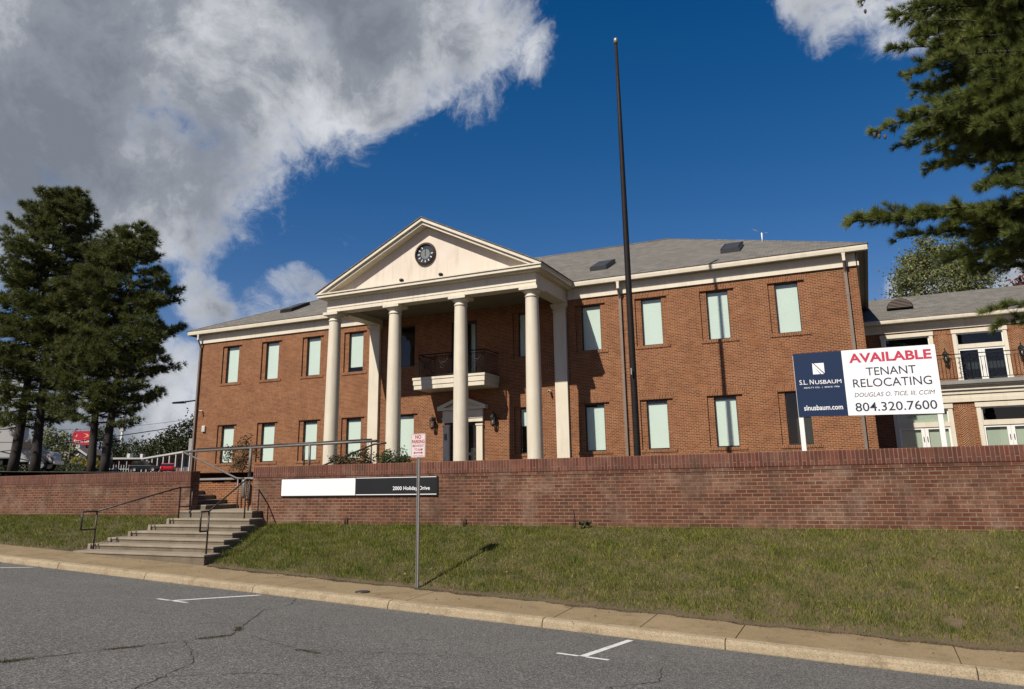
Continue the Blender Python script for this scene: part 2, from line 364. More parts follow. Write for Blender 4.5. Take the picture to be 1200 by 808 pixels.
    m['shrub'] = mat_leaf("clipped_shrub_leaves", (0.026, 0.048, 0.016), (0.090, 0.115, 0.038), (0.05, 0.075, 0.024))
    m['shrubred'] = mat_leaf("reddish_shrub_leaves", (0.055, 0.045, 0.018), (0.15, 0.075, 0.035), (0.075, 0.070, 0.026))
    m['grass'] = mat_grass()
    m['soil'] = mat_soil()
    m['terrain'] = mat_soil("low_bounce_lawn_ground", (0.050, 0.046, 0.026), (0.040, 0.052, 0.018))  # ground colour kept dark so little light bounces into the portico
    m['line'] = mat_paint_line()
    m['litter'] = mat_leaf('dry_leaves', (0.13, 0.075, 0.030), (0.38, 0.27, 0.12), (0.24, 0.15, 0.06))
    m['moss'] = mat_leaf('dry_moss', (0.060, 0.048, 0.018), (0.17, 0.135, 0.055), (0.10, 0.085, 0.030))
    m['skyglass'] = mat_plain('skylight_glass', (0.045, 0.048, 0.050), 0.45, spec=0.25)
    m['crack'] = mat_plain("crack_dirt", (0.030, 0.026, 0.020), 1.0, var=0.4, scale=8)
    m['truck'] = mat_plain("shade_greyed_truck_paint", (0.46, 0.46, 0.46), 0.35, var=0.03)  # white paint greyed, the shade on the truck is in the colour
    m['rubber'] = mat_plain("tyre_rubber", (0.02, 0.02, 0.02), 0.8)
    m['steel'] = mat_plain("pale_rim_steel", (0.55, 0.55, 0.55), 0.35, 0.5)
    m['carblack'] = mat_plain("black_car_paint", (0.015, 0.018, 0.024), 0.2, 0.2, spec=0.6)
    m['carred'] = mat_plain("red_car_paint", (0.45, 0.02, 0.03), 0.25, 0.1, spec=0.6)
    m['winblack'] = mat_plain("car_window_glass", (0.012, 0.016, 0.018), 0.08, spec=0.8)
    m['motelred'] = mat_plain("red_motel_sign", (0.42, 0.014, 0.035), 0.4, var=0.06)
    m['yellowink'] = mat_plain("sign_yellow", (0.75, 0.35, 0.12), 0.5)
    m['greywall'] = mat_plain("grey_motel_wall", (0.20, 0.19, 0.19), 0.8)
    m['redwall'] = mat_plain("maroon_motel_wall", (0.17, 0.045, 0.04), 0.8)
    m['darkwall'] = mat_plain("slate_house_siding", (0.085, 0.085, 0.10), 0.8)
    m['housewhite'] = mat_plain("white_trim", (0.50, 0.49, 0.47), 0.6)
    m['tail'] = mat_plain("red_lamp_lens", (0.45, 0.02, 0.02), 0.3)
    m['wood'] = mat_plain("utility_wood", (0.12, 0.10, 0.085), 0.9)
mats()

# ------------------------------------------------------------------ mesh helpers
class MB:
    """Collects boxes, prisms and tubes in world metres; build() links them as one mesh object."""
    def __init__(s): s.v = []; s.f = []; s.uvs = []; s.mi = []; s.cur = 0; s.smooth = []
    def face(s, pts, uv=None, smooth=False):
        i = len(s.v); s.v += [tuple(p) for p in pts]; s.f.append(list(range(i, i+len(pts)))); s.uvs.append(uv); s.mi.append(s.cur); s.smooth.append(smooth)
        return s
    def box(s, x0, x1, y0, y1, z0, z1, swap=False):
        P = [(x0,y0,z0),(x1,y0,z0),(x1,y1,z0),(x0,y1,z0),(x0,y0,z1),(x1,y0,z1),(x1,y1,z1),(x0,y1,z1)]
        for q in ((0,1,5,4),(1,2,6,5),(2,3,7,6),(3,0,4,7),(4,5,6,7),(3,2,1,0)): s.face([P[k] for k in q], 'swap' if swap else None)
        return s
    def sheet(s, x0, x1, y, z0, z1):
        s.face([(x0,y,z0),(x1,y,z0),(x1,y,z1),(x0,y,z1)]); return s
    def hexa(s, P, swap=False):
        for q in ((0,1,5,4),(1,2,6,5),(2,3,7,6),(3,0,4,7),(4,5,6,7),(3,2,1,0)): s.face([P[k] for k in q], 'swap' if swap else None)
        return s
    def prism(s, poly, y0, y1, swap=False):       # poly of (x, z), extruded along y
        a = sum(poly[i][0]*poly[(i+1)%len(poly)][1]-poly[(i+1)%len(poly)][0]*poly[i][1] for i in range(len(poly)))
        if a < 0: poly = poly[::-1]
        k = 'swap' if swap else None
        s.face([(x, y0, z) for x, z in poly], k); s.face([(x, y1, z) for x, z in poly[::-1]], k)
        for i in range(len(poly)):
            (a, b), (c, d) = poly[i], poly[(i+1) % len(poly)]
            s.face([(c,y0,d),(a,y0,b),(a,y1,b),(c,y1,d)], k)
        return s
    def prismx(s, poly, x0, x1):                  # poly of (y, z), extruded along x
        a = sum(poly[i][0]*poly[(i+1)%len(poly)][1]-poly[(i+1)%len(poly)][0]*poly[i][1] for i in range(len(poly)))
        if a < 0: poly = poly[::-1]
        s.face([(x1, y, z) for y, z in poly]); s.face([(x0, y, z) for y, z in poly[::-1]])
        for i in range(len(poly)):
            (a, b), (c, d) = poly[i], poly[(i+1) % len(poly)]
            s.face([(x0,a,b),(x0,c,d),(x1,c,d),(x1,a,b)][::-1])
        return s
    def lathe(s, prof, c, n=24, axis='z', smooth=True):   # prof of (r, h)
        cx, cy, cz = c
        def P(r, h, a):
            if axis == 'z': return (cx+r*math.cos(a), cy+r*math.sin(a), cz+h)
            if axis == 'y': return (cx+r*math.cos(a), cy+h, cz-r*math.sin(a))
            return (cx+h, cy+r*math.cos(a), cz+r*math.sin(a))
        for (r0,h0),(r1,h1) in zip(prof, prof[1:]):
            for i in range(n):
                a, b = 2*math.pi*i/n, 2*math.pi*(i+1)/n
                pts = [P(r0,h0,a),P(r0,h0,b),P(r1,h1,b),P(r1,h1,a)]
                if r0 < 1e-6: pts = pts[1:]
                elif r1 < 1e-6: pts = pts[:3]
                s.face(pts, smooth=smooth)
        return s
    def tube(s, pts, r, n=8, r1=None):
        pts = [Vector(p) for p in pts]; rings = []
        for i, p in enumerate(pts):
            t = (pts[min(i+1, len(pts)-1)] - pts[max(i-1, 0)]).normalized()
            ref = Vector((0,0,1)) if abs(t.z) < 0.9 else Vector((0,1,0))
            u = t.cross(ref).normalized(); w = t.cross(u)
            rr = r if r1 is None else r + (r1-r)*i/max(1, len(pts)-1)
            rings.append([p + (u*math.cos(2*math.pi*k/n) + w*math.sin(2*math.pi*k/n))*rr for k in range(n)])
        for A, B in zip(rings, rings[1:]):
            for k in range(n): s.face([A[k], B[k], B[(k+1)%n], A[(k+1)%n]], smooth=n > 4)
        s.face(rings[0]); s.face(rings[-1][::-1])
        return s
    def bar(s, a, b, w):                          # square bar
        return s.tube([a, b], w*0.7071, 4)
    def wall(s, x0, x1, z0, z1, y, holes, depth=0.0, along='x', swap=False):
        """front face in plane y (facing -y) cut by rectangular holes, with reveals going back by depth"""
        xs = sorted({x0, x1, *[h[0] for h in holes], *[h[1] for h in holes]}); zs = sorted({z0, z1, *[h[2] for h in holes], *[h[3] for h in holes]})
        for a, b in zip(xs, xs[1:]):
            for c, d in zip(zs, zs[1:]):
                mx, mz = (a+b)/2, (c+d)/2
                if any(h[0] < mx < h[1] and h[2] < mz < h[3] for h in holes): continue
                s.face([(a,y,c),(b,y,c),(b,y,d),(a,y,d)])
        if depth:
            for a, b, c, d in [h[:4] for h in holes]:
                e = y+depth
                s.face([(a,y,c),(a,y,d),(a,e,d),(a,e,c)][::-1]); s.face([(b,y,c),(b,e,c),(b,e,d),(b,y,d)][::-1])
                s.face([(a,y,c),(a,e,c),(b,e,c),(b,y,c)][::-1]); s.face([(a,y,d),(b,y,d),(b,e,d),(a,e,d)][::-1])
        return s
    def build(s, name, m, parent=None, base=None, bevel=0.0):
        me = bpy.data.meshes.new(name)
        off = Vector(base) if base is not None else (parent_base(parent) if parent else Vector((0,0,0)))
        # merge coincident vertices for smooth shading
        idx = {}; V = []; F = []
        for f in s.f:
            g = []
            for i in f:
                k = tuple(round(c, 5) for c in s.v[i])
                if k not in idx: idx[k] = len(V); V.append(s.v[i])
                g.append(idx[k])
            F.append(g)
        ok = [i for i, f in enumerate(F) if len(set(f)) == len(f)]
        me.from_pydata([tuple(Vector(v)-off) for v in V], [], [F[i] for i in ok])
        for mm in (m if isinstance(m, (list, tuple)) else [m]): me.materials.append(mm)
        uvl = me.uv_layers.new(name="UVMap"); li = 0
        for pi, i in enumerate(ok):
            pol = me.polygons[pi]; pol.material_index = s.mi[i]; pol.use_smooth = s.smooth[i]
            n = pol.normal; sw = s.uvs[i]
            for k, vi in enumerate(F[i]):
                x, y, z = V[vi]
                if isinstance(sw, list): u = sw[k]
                else:
                    if abs(n.y) >= abs(n.x) and abs(n.y) >= abs(n.z): u = (x, z)
                    elif abs(n.x) >= abs(n.z): u = (y, z)
                    else: u = (x, y)
                    if sw == 'swap': u = (u[1], u[0])
                uvl.data[pol.loop_start+k].uv = u
        me.validate(); me.update()
        o = bpy.data.objects.new(name, me); COL.objects.link(o)
        if parent: o.parent = parent
        else: o.location = off
        if bevel:
            bv = o.modifiers.new("bevel", 'BEVEL'); bv.width = bevel; bv.segments = 2; bv.limit_method = 'ANGLE'
        return o
def parent_base(p):
    b = Vector((0,0,0))
    while p is not None: b += Vector(p.location); p = p.parent
    return b
def tag(o, label=None, cat=None, group=None, kind=None):
    if label: o['label'] = label
    if cat: o['category'] = cat
    if group: o['group'] = group
    if kind: o['kind'] = kind
    return o
def empty(name, loc, label, cat, group=None):
    o = bpy.data.objects.new(name, None); COL.objects.link(o); o.location = loc; o.empty_display_size = 0.3
    return tag(o, label, cat, group)
def copy_tree(o, parent=None):
    c = o.copy(); COL.objects.link(c)
    if parent is not None: c.parent = parent
    for ch in list(o.children): copy_tree(ch, c)
    return c
def arr_mesh(name, V, F, mat, parent=None, base=(0,0,0), smooth=False):
    V = np.asarray(V, np.float32) - np.asarray(base, np.float32); F = np.asarray(F, np.int32)
    me = bpy.data.meshes.new(name); n, k = F.shape
    me.vertices.add(len(V)); me.vertices.foreach_set('co', V.ravel())
    me.loops.add(n*k); me.loops.foreach_set('vertex_index', F.ravel())
    me.polygons.add(n); me.polygons.foreach_set('loop_start', np.arange(0, n*k, k, dtype=np.int32))
    me.polygons.foreach_set('loop_total', np.full(n, k, np.int32))
    if smooth: me.polygons.foreach_set('use_smooth', np.ones(n, bool))
    me.update(calc_edges=True); me.validate()
    me.materials.append(mat)
    o = bpy.data.objects.new(name, me); COL.objects.link(o)
    if parent is not None: o.parent = parent
    else: o.location = base
    return o
def text(name, body, x0, x1, z0, z1, y, mat, parent, bold=0.0, shear=0.0, u=(1,0,0), w=(0,0,1), fit=True, extrude=0.0015):
    """flat lettering filling the rectangle x0..x1, z0..z1 in a plane facing -y"""
    cu = bpy.data.curves.new(name, 'FONT'); cu.body = body; cu.extrude = 0.0; cu.offset = bold; cu.shear = shear; cu.resolution_u = 3
    tmp = bpy.data.objects.new(name, cu); COL.objects.link(tmp)
    bpy.context.view_layer.update()
    me = bpy.data.meshes.new_from_object(tmp.evaluated_get(bpy.context.evaluated_depsgraph_get()))
    COL.objects.unlink(tmp); bpy.data.objects.remove(tmp)
    co = np.array([v.co[:] for v in me.vertices]); a = co.min(0); b = co.max(0)
    off = parent_base(parent)
    sx = (x1-x0)/(b[0]-a[0]); sz = (z1-z0)/(b[1]-a[1])
    for v in me.vertices:
        X = x0 + (v.co.x-a[0])*sx; Z = z0 + (v.co.y-a[1])*sz
        v.co = Vector((X, y, Z)) - off
    me.materials.clear(); me.materials.append(mat); me.update()
    o = bpy.data.objects.new(name, me); COL.objects.link(o); o.parent = parent
    return o

# ------------------------------------------------------------------ terrain functions
def z_side(x):            # back edge of the sidewalk (the street climbs to the left)
    x = max(min(x, 45.0), -60.0); return -2.45 - 0.0445*x
def z_road(x, y):
    x = max(min(x, 45.0), -60.0)
    yy = max(y, -1.0)
    z = -2.60 - 0.0445*x + 0.089*(12.2-min(yy, 12.5))
    return z
YK, YS, YB, YW = 12.5, 12.68, 13.88, 17.30
def z_wallbase(x): return -0.92 if x > -16 else -0.76
def z_bank(x, y):
    t = min(max((y-YB)/(YW-YB), 0), 1)
    a, b = z_side(x)-0.02, (-1.05 if x > -17.0 else -0.86)
    return a + (b-a)*(t**0.95)
def z_terr(x, y):         # ground behind the retaining walls
    return 0.44 + 0.0235*max(0.0, -20-x) - 0.02*max(0.0, -105-x)*0

# ------------------------------------------------------------------ road, kerb, sidewalk, bank, ground
def grid_sheet(name, xs, ys, zf, mat, skip=None, label=None, thick=0):
    V = []; F = []
    for j, y in enumerate(ys):
        for i, x in enumerate(xs): V.append((x, y, zf(x, y)))
    n = len(xs)
    for j in range(len(ys)-1):
        for i in range(n-1):
            if skip and skip((xs[i]+xs[i+1])/2, (ys[j]+ys[j+1])/2): continue
            F.append((j*n+i, j*n+i+1, (j+1)*n+i+1, (j+1)*n+i))
    o = arr_mesh(name, V, F, mat)
    tag(o, label, None, None, 'structure')
    return o
def lin(a, b, n): return list(np.linspace(a, b, n))
xs_long = [-500, -300, -150, -90, -60, -45] + lin(-40, 45, 86) + [60, 150, 300, 500]
road = grid_sheet("road", xs_long, [-500, -200, -60, -20, -8, -1] + lin(0, 12.5, 14), z_road, MT['asphalt'], label="grey worn asphalt road with hairline cracks sloping to the kerb")
xs_near = [-60] + lin(-40, 45, 86) + [150, 500]; xs_near = [-500] + xs_near
def seg_box(mb, x0, x1, prof):       # profile of (y, dz) following the street slope between x0 and x1
    a, b = z_side(x0), z_side(x1)
    P0 = [(x0, y, a+dz) for y, dz in prof]; P1 = [(x1, y, b+dz) for y, dz in prof]
    n = len(prof)
    for i in range(n):
        j = (i+1) % n
        mb.face([P0[i], P0[j], P1[j], P1[i]][::-1])
    mb.face(P0); mb.face(P1[::-1])
kb = MB(); x = -62.0
kprof = [(YK, -0.60), (YK-0.012, -0.16), (YK+0.012, -0.075), (YK+0.05, -0.042), (YK+0.175, -0.030), (YK+0.175, -0.60)]
while x < 44:
    ln = random.uniform(2.8, 3.3); seg_box(kb, x+0.006, x+ln-0.006, kprof); x += ln
kerb = kb.build("kerb", MT['kerb'], bevel=0.008); tag(kerb, "weathered yellowish concrete kerb along the road edge", None, None, 'structure')
sb = MB(); x = -62.0
while x < 44:
    ln = random.choice([1.5, 1.55, 3.0, 2.95]); seg_box(sb, x+0.006, x+ln-0.006, [(YS, -0.70), (YS, -0.034), (YB+0.06, -0.003), (YB+0.06, -0.70)]); x += ln
sw = sb.build("sidewalk", MT['sidewalk'], bevel=0.006); tag(sw, "tan stained concrete sidewalk between kerb and grass bank", None, None, 'structure')
seam = MB(); 
for a in range(-62, 44, 4): seg_box(seam, a, a+4, [(YK+0.02, -0.7), (YK+0.02, -0.07), (YB, -0.03), (YB, -0.7)])
tag(seam.build("sidewalk_bed", MT['crack']), "dark bedding in the sidewalk joints", None, None, 'structure')

xs_b = sorted(set([-60, -45] + lin(-40, 45, 171)))
def in_stair(x, y, m=0.0):
    return y > 13.90 and (-19.2+0.22*max(0, y-14.4)+m) < x < (-14.46-0.44*(y-13.88)-m)
bank = grid_sheet("grass_bank", xs_b, lin(YB, YW+0.05, 20), lambda x, y: z_bank(x, y) - (0.55 if in_stair(x, y, 0.12) else 0) + 0.012*math.sin(x*3.1+y*5)*math.sin(x*1.3), MT['soil'], label="soil of the sloping bank under the grass")
terrace_xs = sorted(set([-600, -400, -300, -220, -180, -150, -130, -110, -90, -75, -60, -50, -40, -35, -30, -25, -21.8, -20, -16.0, -14.2, -10, -5, 0, 5, 10, 20, 40, 80, 150, 300, 600]))
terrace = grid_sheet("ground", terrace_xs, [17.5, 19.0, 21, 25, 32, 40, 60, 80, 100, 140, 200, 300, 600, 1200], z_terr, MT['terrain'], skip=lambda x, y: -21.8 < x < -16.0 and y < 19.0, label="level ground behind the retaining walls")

# parking lines
def road_patch(mb, x0, x1, y0, y1, dz=0.005):
    n = max(1, int((y1-y0)/0.4))
    for k in range(n):
        a, b = y0+(y1-y0)*k/n, y0+(y1-y0)*(k+1)/n
        mb.face([(x0,a,z_road(x0,a)+dz),(x1,a,z_road(x1,a)+dz),(x1,b,z_road(x1,b)+dz),(x0,b,z_road(x0,b)+dz)])
for xc, y0 in ((-18.2, 10.1), (-11.2, 10.1), (-3.68, 10.05), (3.9, 10.05)):
    mb = MB(); road_patch(mb, xc-0.05, xc+0.05, y0, 12.25); road_patch(mb, xc-0.36, xc-0.055, y0-0.05, y0+0.05); road_patch(mb, xc+0.055, xc+0.36, y0-0.05, y0+0.05)
    o = mb.build("parking_line", MT['line'], road); 
def crack_strip(pts, w):
    mb = MB(); P = []
    for (x0,y0),(x1,y1) in zip(pts, pts[1:]):
        n = max(2, int(math.hypot(x1-x0, y1-y0)/0.09))
        for k in range(n): t = k/n; P.append((x0+(x1-x0)*t+random.gauss(0,0.012), y0+(y1-y0)*t+random.gauss(0,0.012)))
    P.append(pts[-1])
    ww = [w*random.uniform(0.25, 1.25) for _ in P]
    for i in range(len(P)-1):
        (x0,y0),(x1,y1) = P[i], P[i+1]; d = Vector((x1-x0, y1-y0)); 
        if d.length < 1e-4: continue
        d.normalize(); nx, ny = -d.y, d.x
        q = [(x0-nx*ww[i],y0-ny*ww[i]),(x1-nx*ww[i+1],y1-ny*ww[i+1]),(x1+nx*ww[i+1],y1+ny*ww[i+1]),(x0+nx*ww[i],y0+ny*ww[i])]
        mb.face([(a,b,z_road(a,b)+0.004) for a,b in q])
    return mb
CR = [([(-7.75,4.2),(-7.78,5.03),(-7.80,5.9),(-7.75,6.66),(-7.73,7.96),(-8.11,8.5),(-9.45,10.46),(-9.66,11.34),(-10.4,12.35)], 0.0075),
      ([(-6.2,4.4),(-5.98,5.09),(-6.26,5.6),(-5.78,6.33),(-5.03,6.72),(-4.2,6.9),(-3.2,7.5),(-2.0,7.4)], 0.006),
      ([(-6.26,5.6),(-6.6,6.3),(-7.3,6.9),(-7.75,7.2)], 0.006),
      ([(-13.5,9.2),(-12.0,9.6),(-10.5,10.4),(-9.45,10.46)], 0.006),
      ([(-7.5,8.1),(-6.4,7.75),(-5.2,8.6),(-4.4,9.0)], 0.007),
      ([(-2.6,9.9),(-2.4,9.0),(-2.75,8.3),(-2.2,7.4)], 0.007)]
for pts, w in CR: crack_strip(pts, w).build("crack", MT['crack'], road)

# ------------------------------------------------------------------ grass
def blades(n, sampler, h, w, lean=0.6):
    P = sampler(n); n = len(P)
    a = rng.uniform(0, 2*np.pi, n); hh = h*rng.uniform(0.35, 1.25, n)*(0.75+0.55*(0.5+0.5*np.sin(P[:,0]*3.7+2*np.sin(P[:,1]*4.1))*np.sin(P[:,1]*6.3+P[:,0]*1.9)))
    d = np.stack([np.cos(a), np.sin(a), np.zeros(n)], 1)
    la = rng.uniform(0, 2*np.pi, n); lm = rng.uniform(0.1, 1, n)*lean
    tip = np.stack([np.cos(la)*lm*hh, np.sin(la)*lm*hh - 0.15*hh, hh*(1-0.3*lm)], 1)
    ww = w*rng.uniform(0.6, 1.3, n)
    V = np.empty((n, 3, 3)); V[:,0] = P - d*ww[:,None]; V[:,1] = P + d*ww[:,None]; V[:,2] = P + tip
    return V.reshape(-1, 3), np.arange(n*3).reshape(-1, 3)
zb_vec = np.vectorize(z_bank)
def edge_off(x): return 0.035+0.045*np.sin(x*2.3)+0.035*np.sin(x*5.9+1)+0.025*np.sin(x*13.1)
def samp_bank(x0, x1, y0=YB-0.10, y1=YW-0.01):
    def f(n):
        x = rng.uniform(x0, x1, n); y = rng.uniform(y0, y1, n)
        edge = np.clip((y-YB+edge_off(x))/0.30, 0, 1)
        clump = 0.5+0.5*np.sin(x*5.3+1.3*np.sin(y*7))*np.sin(y*9+x*2.1)
        keep = rng.random(n) < np.where(edge < 1, np.where(edge > 0, (0.10+0.90*edge)*(0.35+0.65*clump), 0), 0.55+0.45*clump)
        stair = (x < -14.43-0.44*(y-13.88)) & (x > -19.28+0.26*np.maximum(0, y-14.4))
        wob = 0.35*np.sin(x*37)*np.sin(y*41)+0.25*np.sin(x*71+y*53)
        bare = ((x-0.95)**2/0.022+(y-14.4)**2/0.020 + wob < 0.9)
        keep &= ~stair & ~bare
        x, y = x[keep], y[keep]
        return np.stack([x, y, zb_vec(x, y)-0.005], 1)
    return f
for nm, n, x0, x1, lab in (("grass", 300000, -16.5, 8.0, "mown green and straw coloured grass on the bank right of the steps"), ("grass", 110000, -36, -18.6, "short green grass on the strip left of the concrete steps")):
    V, F = blades(n, samp_bank(x0, x1), 0.095, 0.0046, 0.75)
    V2, F2 = blades(n//9, samp_bank(x0, x1), 0.13, 0.004, 0.9)
    o = arr_mesh(nm, np.concatenate([V, V2]), np.concatenate([F, F2+len(V)]), MT['grass'])
    tag(o, lab, "grass", None, 'stuff')
# dead blades and moss in the road crack
def samp_crack(n):
    pts = CR[0][0][1:6]; out = []
    segs = [((-7.78,5.0),(-7.8,5.35)), ((-7.77,6.2),(-7.75,6.6)), ((-7.74,7.45),(-7.73,7.95)), ((-7.95,8.3),(-8.2,8.6)), ((-6.1,7.7),(-6.45,7.72))]
    for _ in range(n):
        a, b = random.choice(segs); t = random.random()
        x = a[0]+(b[0]-a[0])*t+random.gauss(0, 0.03); y = a[1]+(b[1]-a[1])*t+random.gauss(0, 0.03)
        out.append((x, y, z_road(x, y)))
    return np.array(out)
V, F = blades(1500, samp_crack, 0.022, 0.004, 1.2)
tag(arr_mesh("dry_grass", V, F, MT['moss']), "low dry weeds growing in the long road crack", "weeds", None, 'stuff')
# soil and thatch creeping over the sidewalk edge
mb = MB(); xs_ = np.arange(-14.3, 9, 0.07); prev = None
for x in xs_:
    o_ = float(edge_off(x))*1.1+0.05+random.uniform(0, 0.035); cur = (x, YB-o_)
    if prev:
        (xa, ya), (xb, yb) = prev, cur
        zf = lambda x_, y_: z_side(x_)-0.003+(y_-YB-0.06)*0.0246
        mb.face([(xa,ya,zf(xa,ya)+0.003),(xb,yb,zf(xb,yb)+0.003),(xb,YB+0.12,zf(xb,YB+0.12)+0.035),(xa,YB+0.12,zf(xa,YB+0.12)+0.035)])
    prev = cur
tag(mb.build("soil_edge", MT['soil']), "brown soil creeping from the grass bank over the sidewalk edge", None, None, 'structure')
def samp_soil(n):
    x = rng.uniform(-14.3, 8, n); y = YB - edge_off(x)*1.1 + 0.06 - np.abs(rng.normal(0, 0.07, n))
    return np.stack([x, y, np.vectorize(z_side)(x)+0.0], 1)
V, F = blades(20000, samp_soil, 0.016, 0.011, 1.5)
tag(arr_mesh("dead_thatch", V, F, MT['soil']), "brown soil and dead thatch spilling onto the sidewalk edge", "soil", None, 'stuff')

# a few fallen leaves and grit on the grass, the sidewalk and in the gutter
def litter(n, f, size, zf, mat, name, label):
    P = []
    for _ in range(n):
        x, y = f(); P.append((x, y, zf(x, y)))
    P = np.array(P); a = rng.uniform(0, 6.28, n); s_ = size*rng.uniform(0.5, 1.4, n)
    d = np.stack([np.cos(a)*s_, np.sin(a)*s_, rng.uniform(0, 0.35, n)*s_], 1); e_ = np.stack([-np.sin(a)*s_*0.6, np.cos(a)*s_*0.6, rng.uniform(0, 0.5, n)*s_], 1)
    V = np.stack([P-d, P+e_, P+d, P-e_+np.array([0, 0, 0.002])], 1).reshape(-1, 3)
    tag(arr_mesh(name, V, np.arange(n*4).reshape(-1, 4), mat), label, "litter", None, 'stuff')
litter(420, lambda: (random.uniform(-30, 8), random.choice([random.uniform(12.0, 12.5), random.triangular(12.7, 13.9, 13.85)])), 0.020, lambda x, y: (z_road(x, y)+0.006) if y < 12.49 else z_side(x)+0.004-(YB-y)*0.0246, MT['litter'], "fallen_leaves", "small dry brown leaves and grit lying along the kerb and sidewalk")
litter(160, lambda: (random.uniform(-14, 7), random.uniform(14.0, 17.2)), 0.030, lambda x, y: z_bank(x, y)+0.07, MT['litter'], "fallen_leaves", "scattered dry brown leaves caught in the grass bank")

# ------------------------------------------------------------------ retaining walls
WT = 0.54
def retaining_wall(x0, x1, y, top, base, label, endcap):
    e = empty("retaining_wall", (x0, y, base), label, "wall")
    mb = MB(); mb.box(x0, x1, y, y+0.33, base, top-0.385)
    mb.build("brick_courses", MT['brick_dark'], e)
    lb = MB(); lb.box(x0-0.012*0, x1, y-0.014, y+0.345, top-0.384, top-0.318); lb.build("ledge_course", MT['brick_dark'], e)
    cb = MB(); n = 0
    cb.box(x0, x1, y-0.02, y+0.35, top-0.317, top, swap=True)
    cb.build("coping", MT['brick_cap'], e, bevel=0.02)
    return e
wall_r = retaining_wall(-16.33, 45, YW, WT, -1.6, "long dark red brick retaining wall right of the steps with soldier brick coping", True)
wall_l = retaining_wall(-60, -18.80, YW, 0.475, -1.6, "dark red brick retaining wall left of the steps below the tall pines", True)

# back planter wall with concrete cap behind the steps
e = empty("planter_wall", (-18.5, 19.0, -0.7), "low brick wall with grey concrete cap behind the top of the steps", "wall")
mb = MB(); mb.box(-22.0, -16.0, 19.0, 19.33, -1.0, 0.12); mb.box(-22.0, -19.7, 18.995, 19.33, 0.121, 0.205); mb.box(-19.15, -18.9, 18.995, 19.33, 0.121, 0.205); mb.box(-18.2, -16.0, 18.995, 19.33, 0.121, 0.205); mb.build("brick_courses", MT['brick'], e)
mb = MB(); mb.box(-22.0, -16.0, 18.92, 19.45, 0.207, 0.270); mb.build("cap", MT['cap'], e, bevel=0.008)
mb = MB(); mb.box(-19.7, -19.15, 19.28, 19.32, 0.121, 0.206); mb.box(-18.9, -18.2, 19.28, 19.32, 0.121, 0.206); mb.build("dark_slot", MT['darkroom'], e)  # two dark strips set back in the gaps below the cap
mb = MB(); mb.box(-16.32, -15.99, 17.66, 19.42, -1.0, 0.50); mb.build("brick_return", MT['brick_dark'], e)

# ------------------------------------------------------------------ steps
e = empty("concrete_steps", (-16.8, 13.9, -1.8), "weathered concrete steps narrowing upwards from the sidewalk to the gap between the walls", "steps")
tz = [-1.570, -1.430, -1.306, -1.172, -1.030, -0.878]; lx = [-19.20, -19.18, -19.08, -18.93, -18.77, -18.63]; rx = [-14.46, -14.70, -14.88, -15.11, -15.33, -15.52]
for k in range(6):
    y0 = 13.88+0.503*k
    mb = MB()
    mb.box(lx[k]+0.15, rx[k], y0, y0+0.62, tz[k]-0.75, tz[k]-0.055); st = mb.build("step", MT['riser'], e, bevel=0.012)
    mb = MB(); mb.box(lx[k]+0.14, rx[k]+0.012, y0-0.022, y0+0.52, tz[k]-0.053, tz[k]); mb.build("tread", MT['step'], st, bevel=0.012)
    if k: mb = MB(); mb.box(lx[k], lx[k]+0.115, y0-0.035, y0+0.4, tz[k]-0.5, tz[k]-0.002); mb.build("end_block", MT['step'], st, bevel=0.02)
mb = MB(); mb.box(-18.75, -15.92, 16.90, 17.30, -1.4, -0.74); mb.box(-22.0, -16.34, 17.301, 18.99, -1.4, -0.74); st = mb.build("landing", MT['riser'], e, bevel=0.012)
mb = MB(); mb.box(-18.76, -15.90, 16.88, 17.295, -0.738, -0.685); mb.box(-18.78, -16.34, 17.296, 18.985, -0.738, -0.685); mb.build("landing_slab", MT['step'], st, bevel=0.01)
for k in range(4):
    xr = -18.50-0.495*k; zt = -0.685+0.142*(k+1)
    x0 = xr-0.6 if k < 3 else xr-1.9
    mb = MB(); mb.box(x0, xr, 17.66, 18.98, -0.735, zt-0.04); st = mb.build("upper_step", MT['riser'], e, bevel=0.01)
    mb = MB(); mb.box(x0, xr+0.015, 17.66, 18.98, zt-0.038, zt); mb.build("tread", MT['step'], st, bevel=0.01)

# ------------------------------------------------------------------ handrails
def loop_rail(name, label, low, up, lowext, upext, m):
    e = empty(name, (low[0], low[1], low[2]), label, "handrail", "handrails on the concrete steps")
    (x0,y0,zb0,zt0), (x1,y1,zb1,zt1) = low, up; dxe = 0.03 if x1 < -17 else -0.26
    mb = MB(); mb.tube([(x0,y0,zt0),(x1,y1,zt1)], 0.021, 8); mb.tube([(x0,y0-lowext,zt0),(x0,y0,zt0)], 0.021, 8); mb.tube([(x1,y1,zt1),(x1+dxe,y1+upext,zt1)], 0.021, 8)
    mb.tube([(x0,y0-lowext,zt0+0.015),(x0,y0-lowext,zt0-0.46)], 0.021, 8); mb.tube([(x0,y0-lowext,zt0-0.46),(x0,y0,zt0-0.46)], 0.019, 8)
    mb.build("rail", m, e)
    mb = MB(); mb.tube([(x0,y0,zb0-0.1),(x0,y0,zt0)], 0.021, 8); mb.build("post", m, e)
    mb = MB(); mb.tube([(x1,y1,zb1-0.1),(x1,y1,zt1)], 0.021, 8); mb.build("post", m, e)
    mb = MB(); mb.tube([(x1+dxe,y1+upext,zb1-0.1),(x1+dxe,y1+upext,zt1+0.01)], 0.021, 8); mb.tube([(x1,y1,zt1-0.55),(x1+dxe,y1+upext,zt1-0.55)], 0.018, 8); mb.build("post", m, e)
    return e
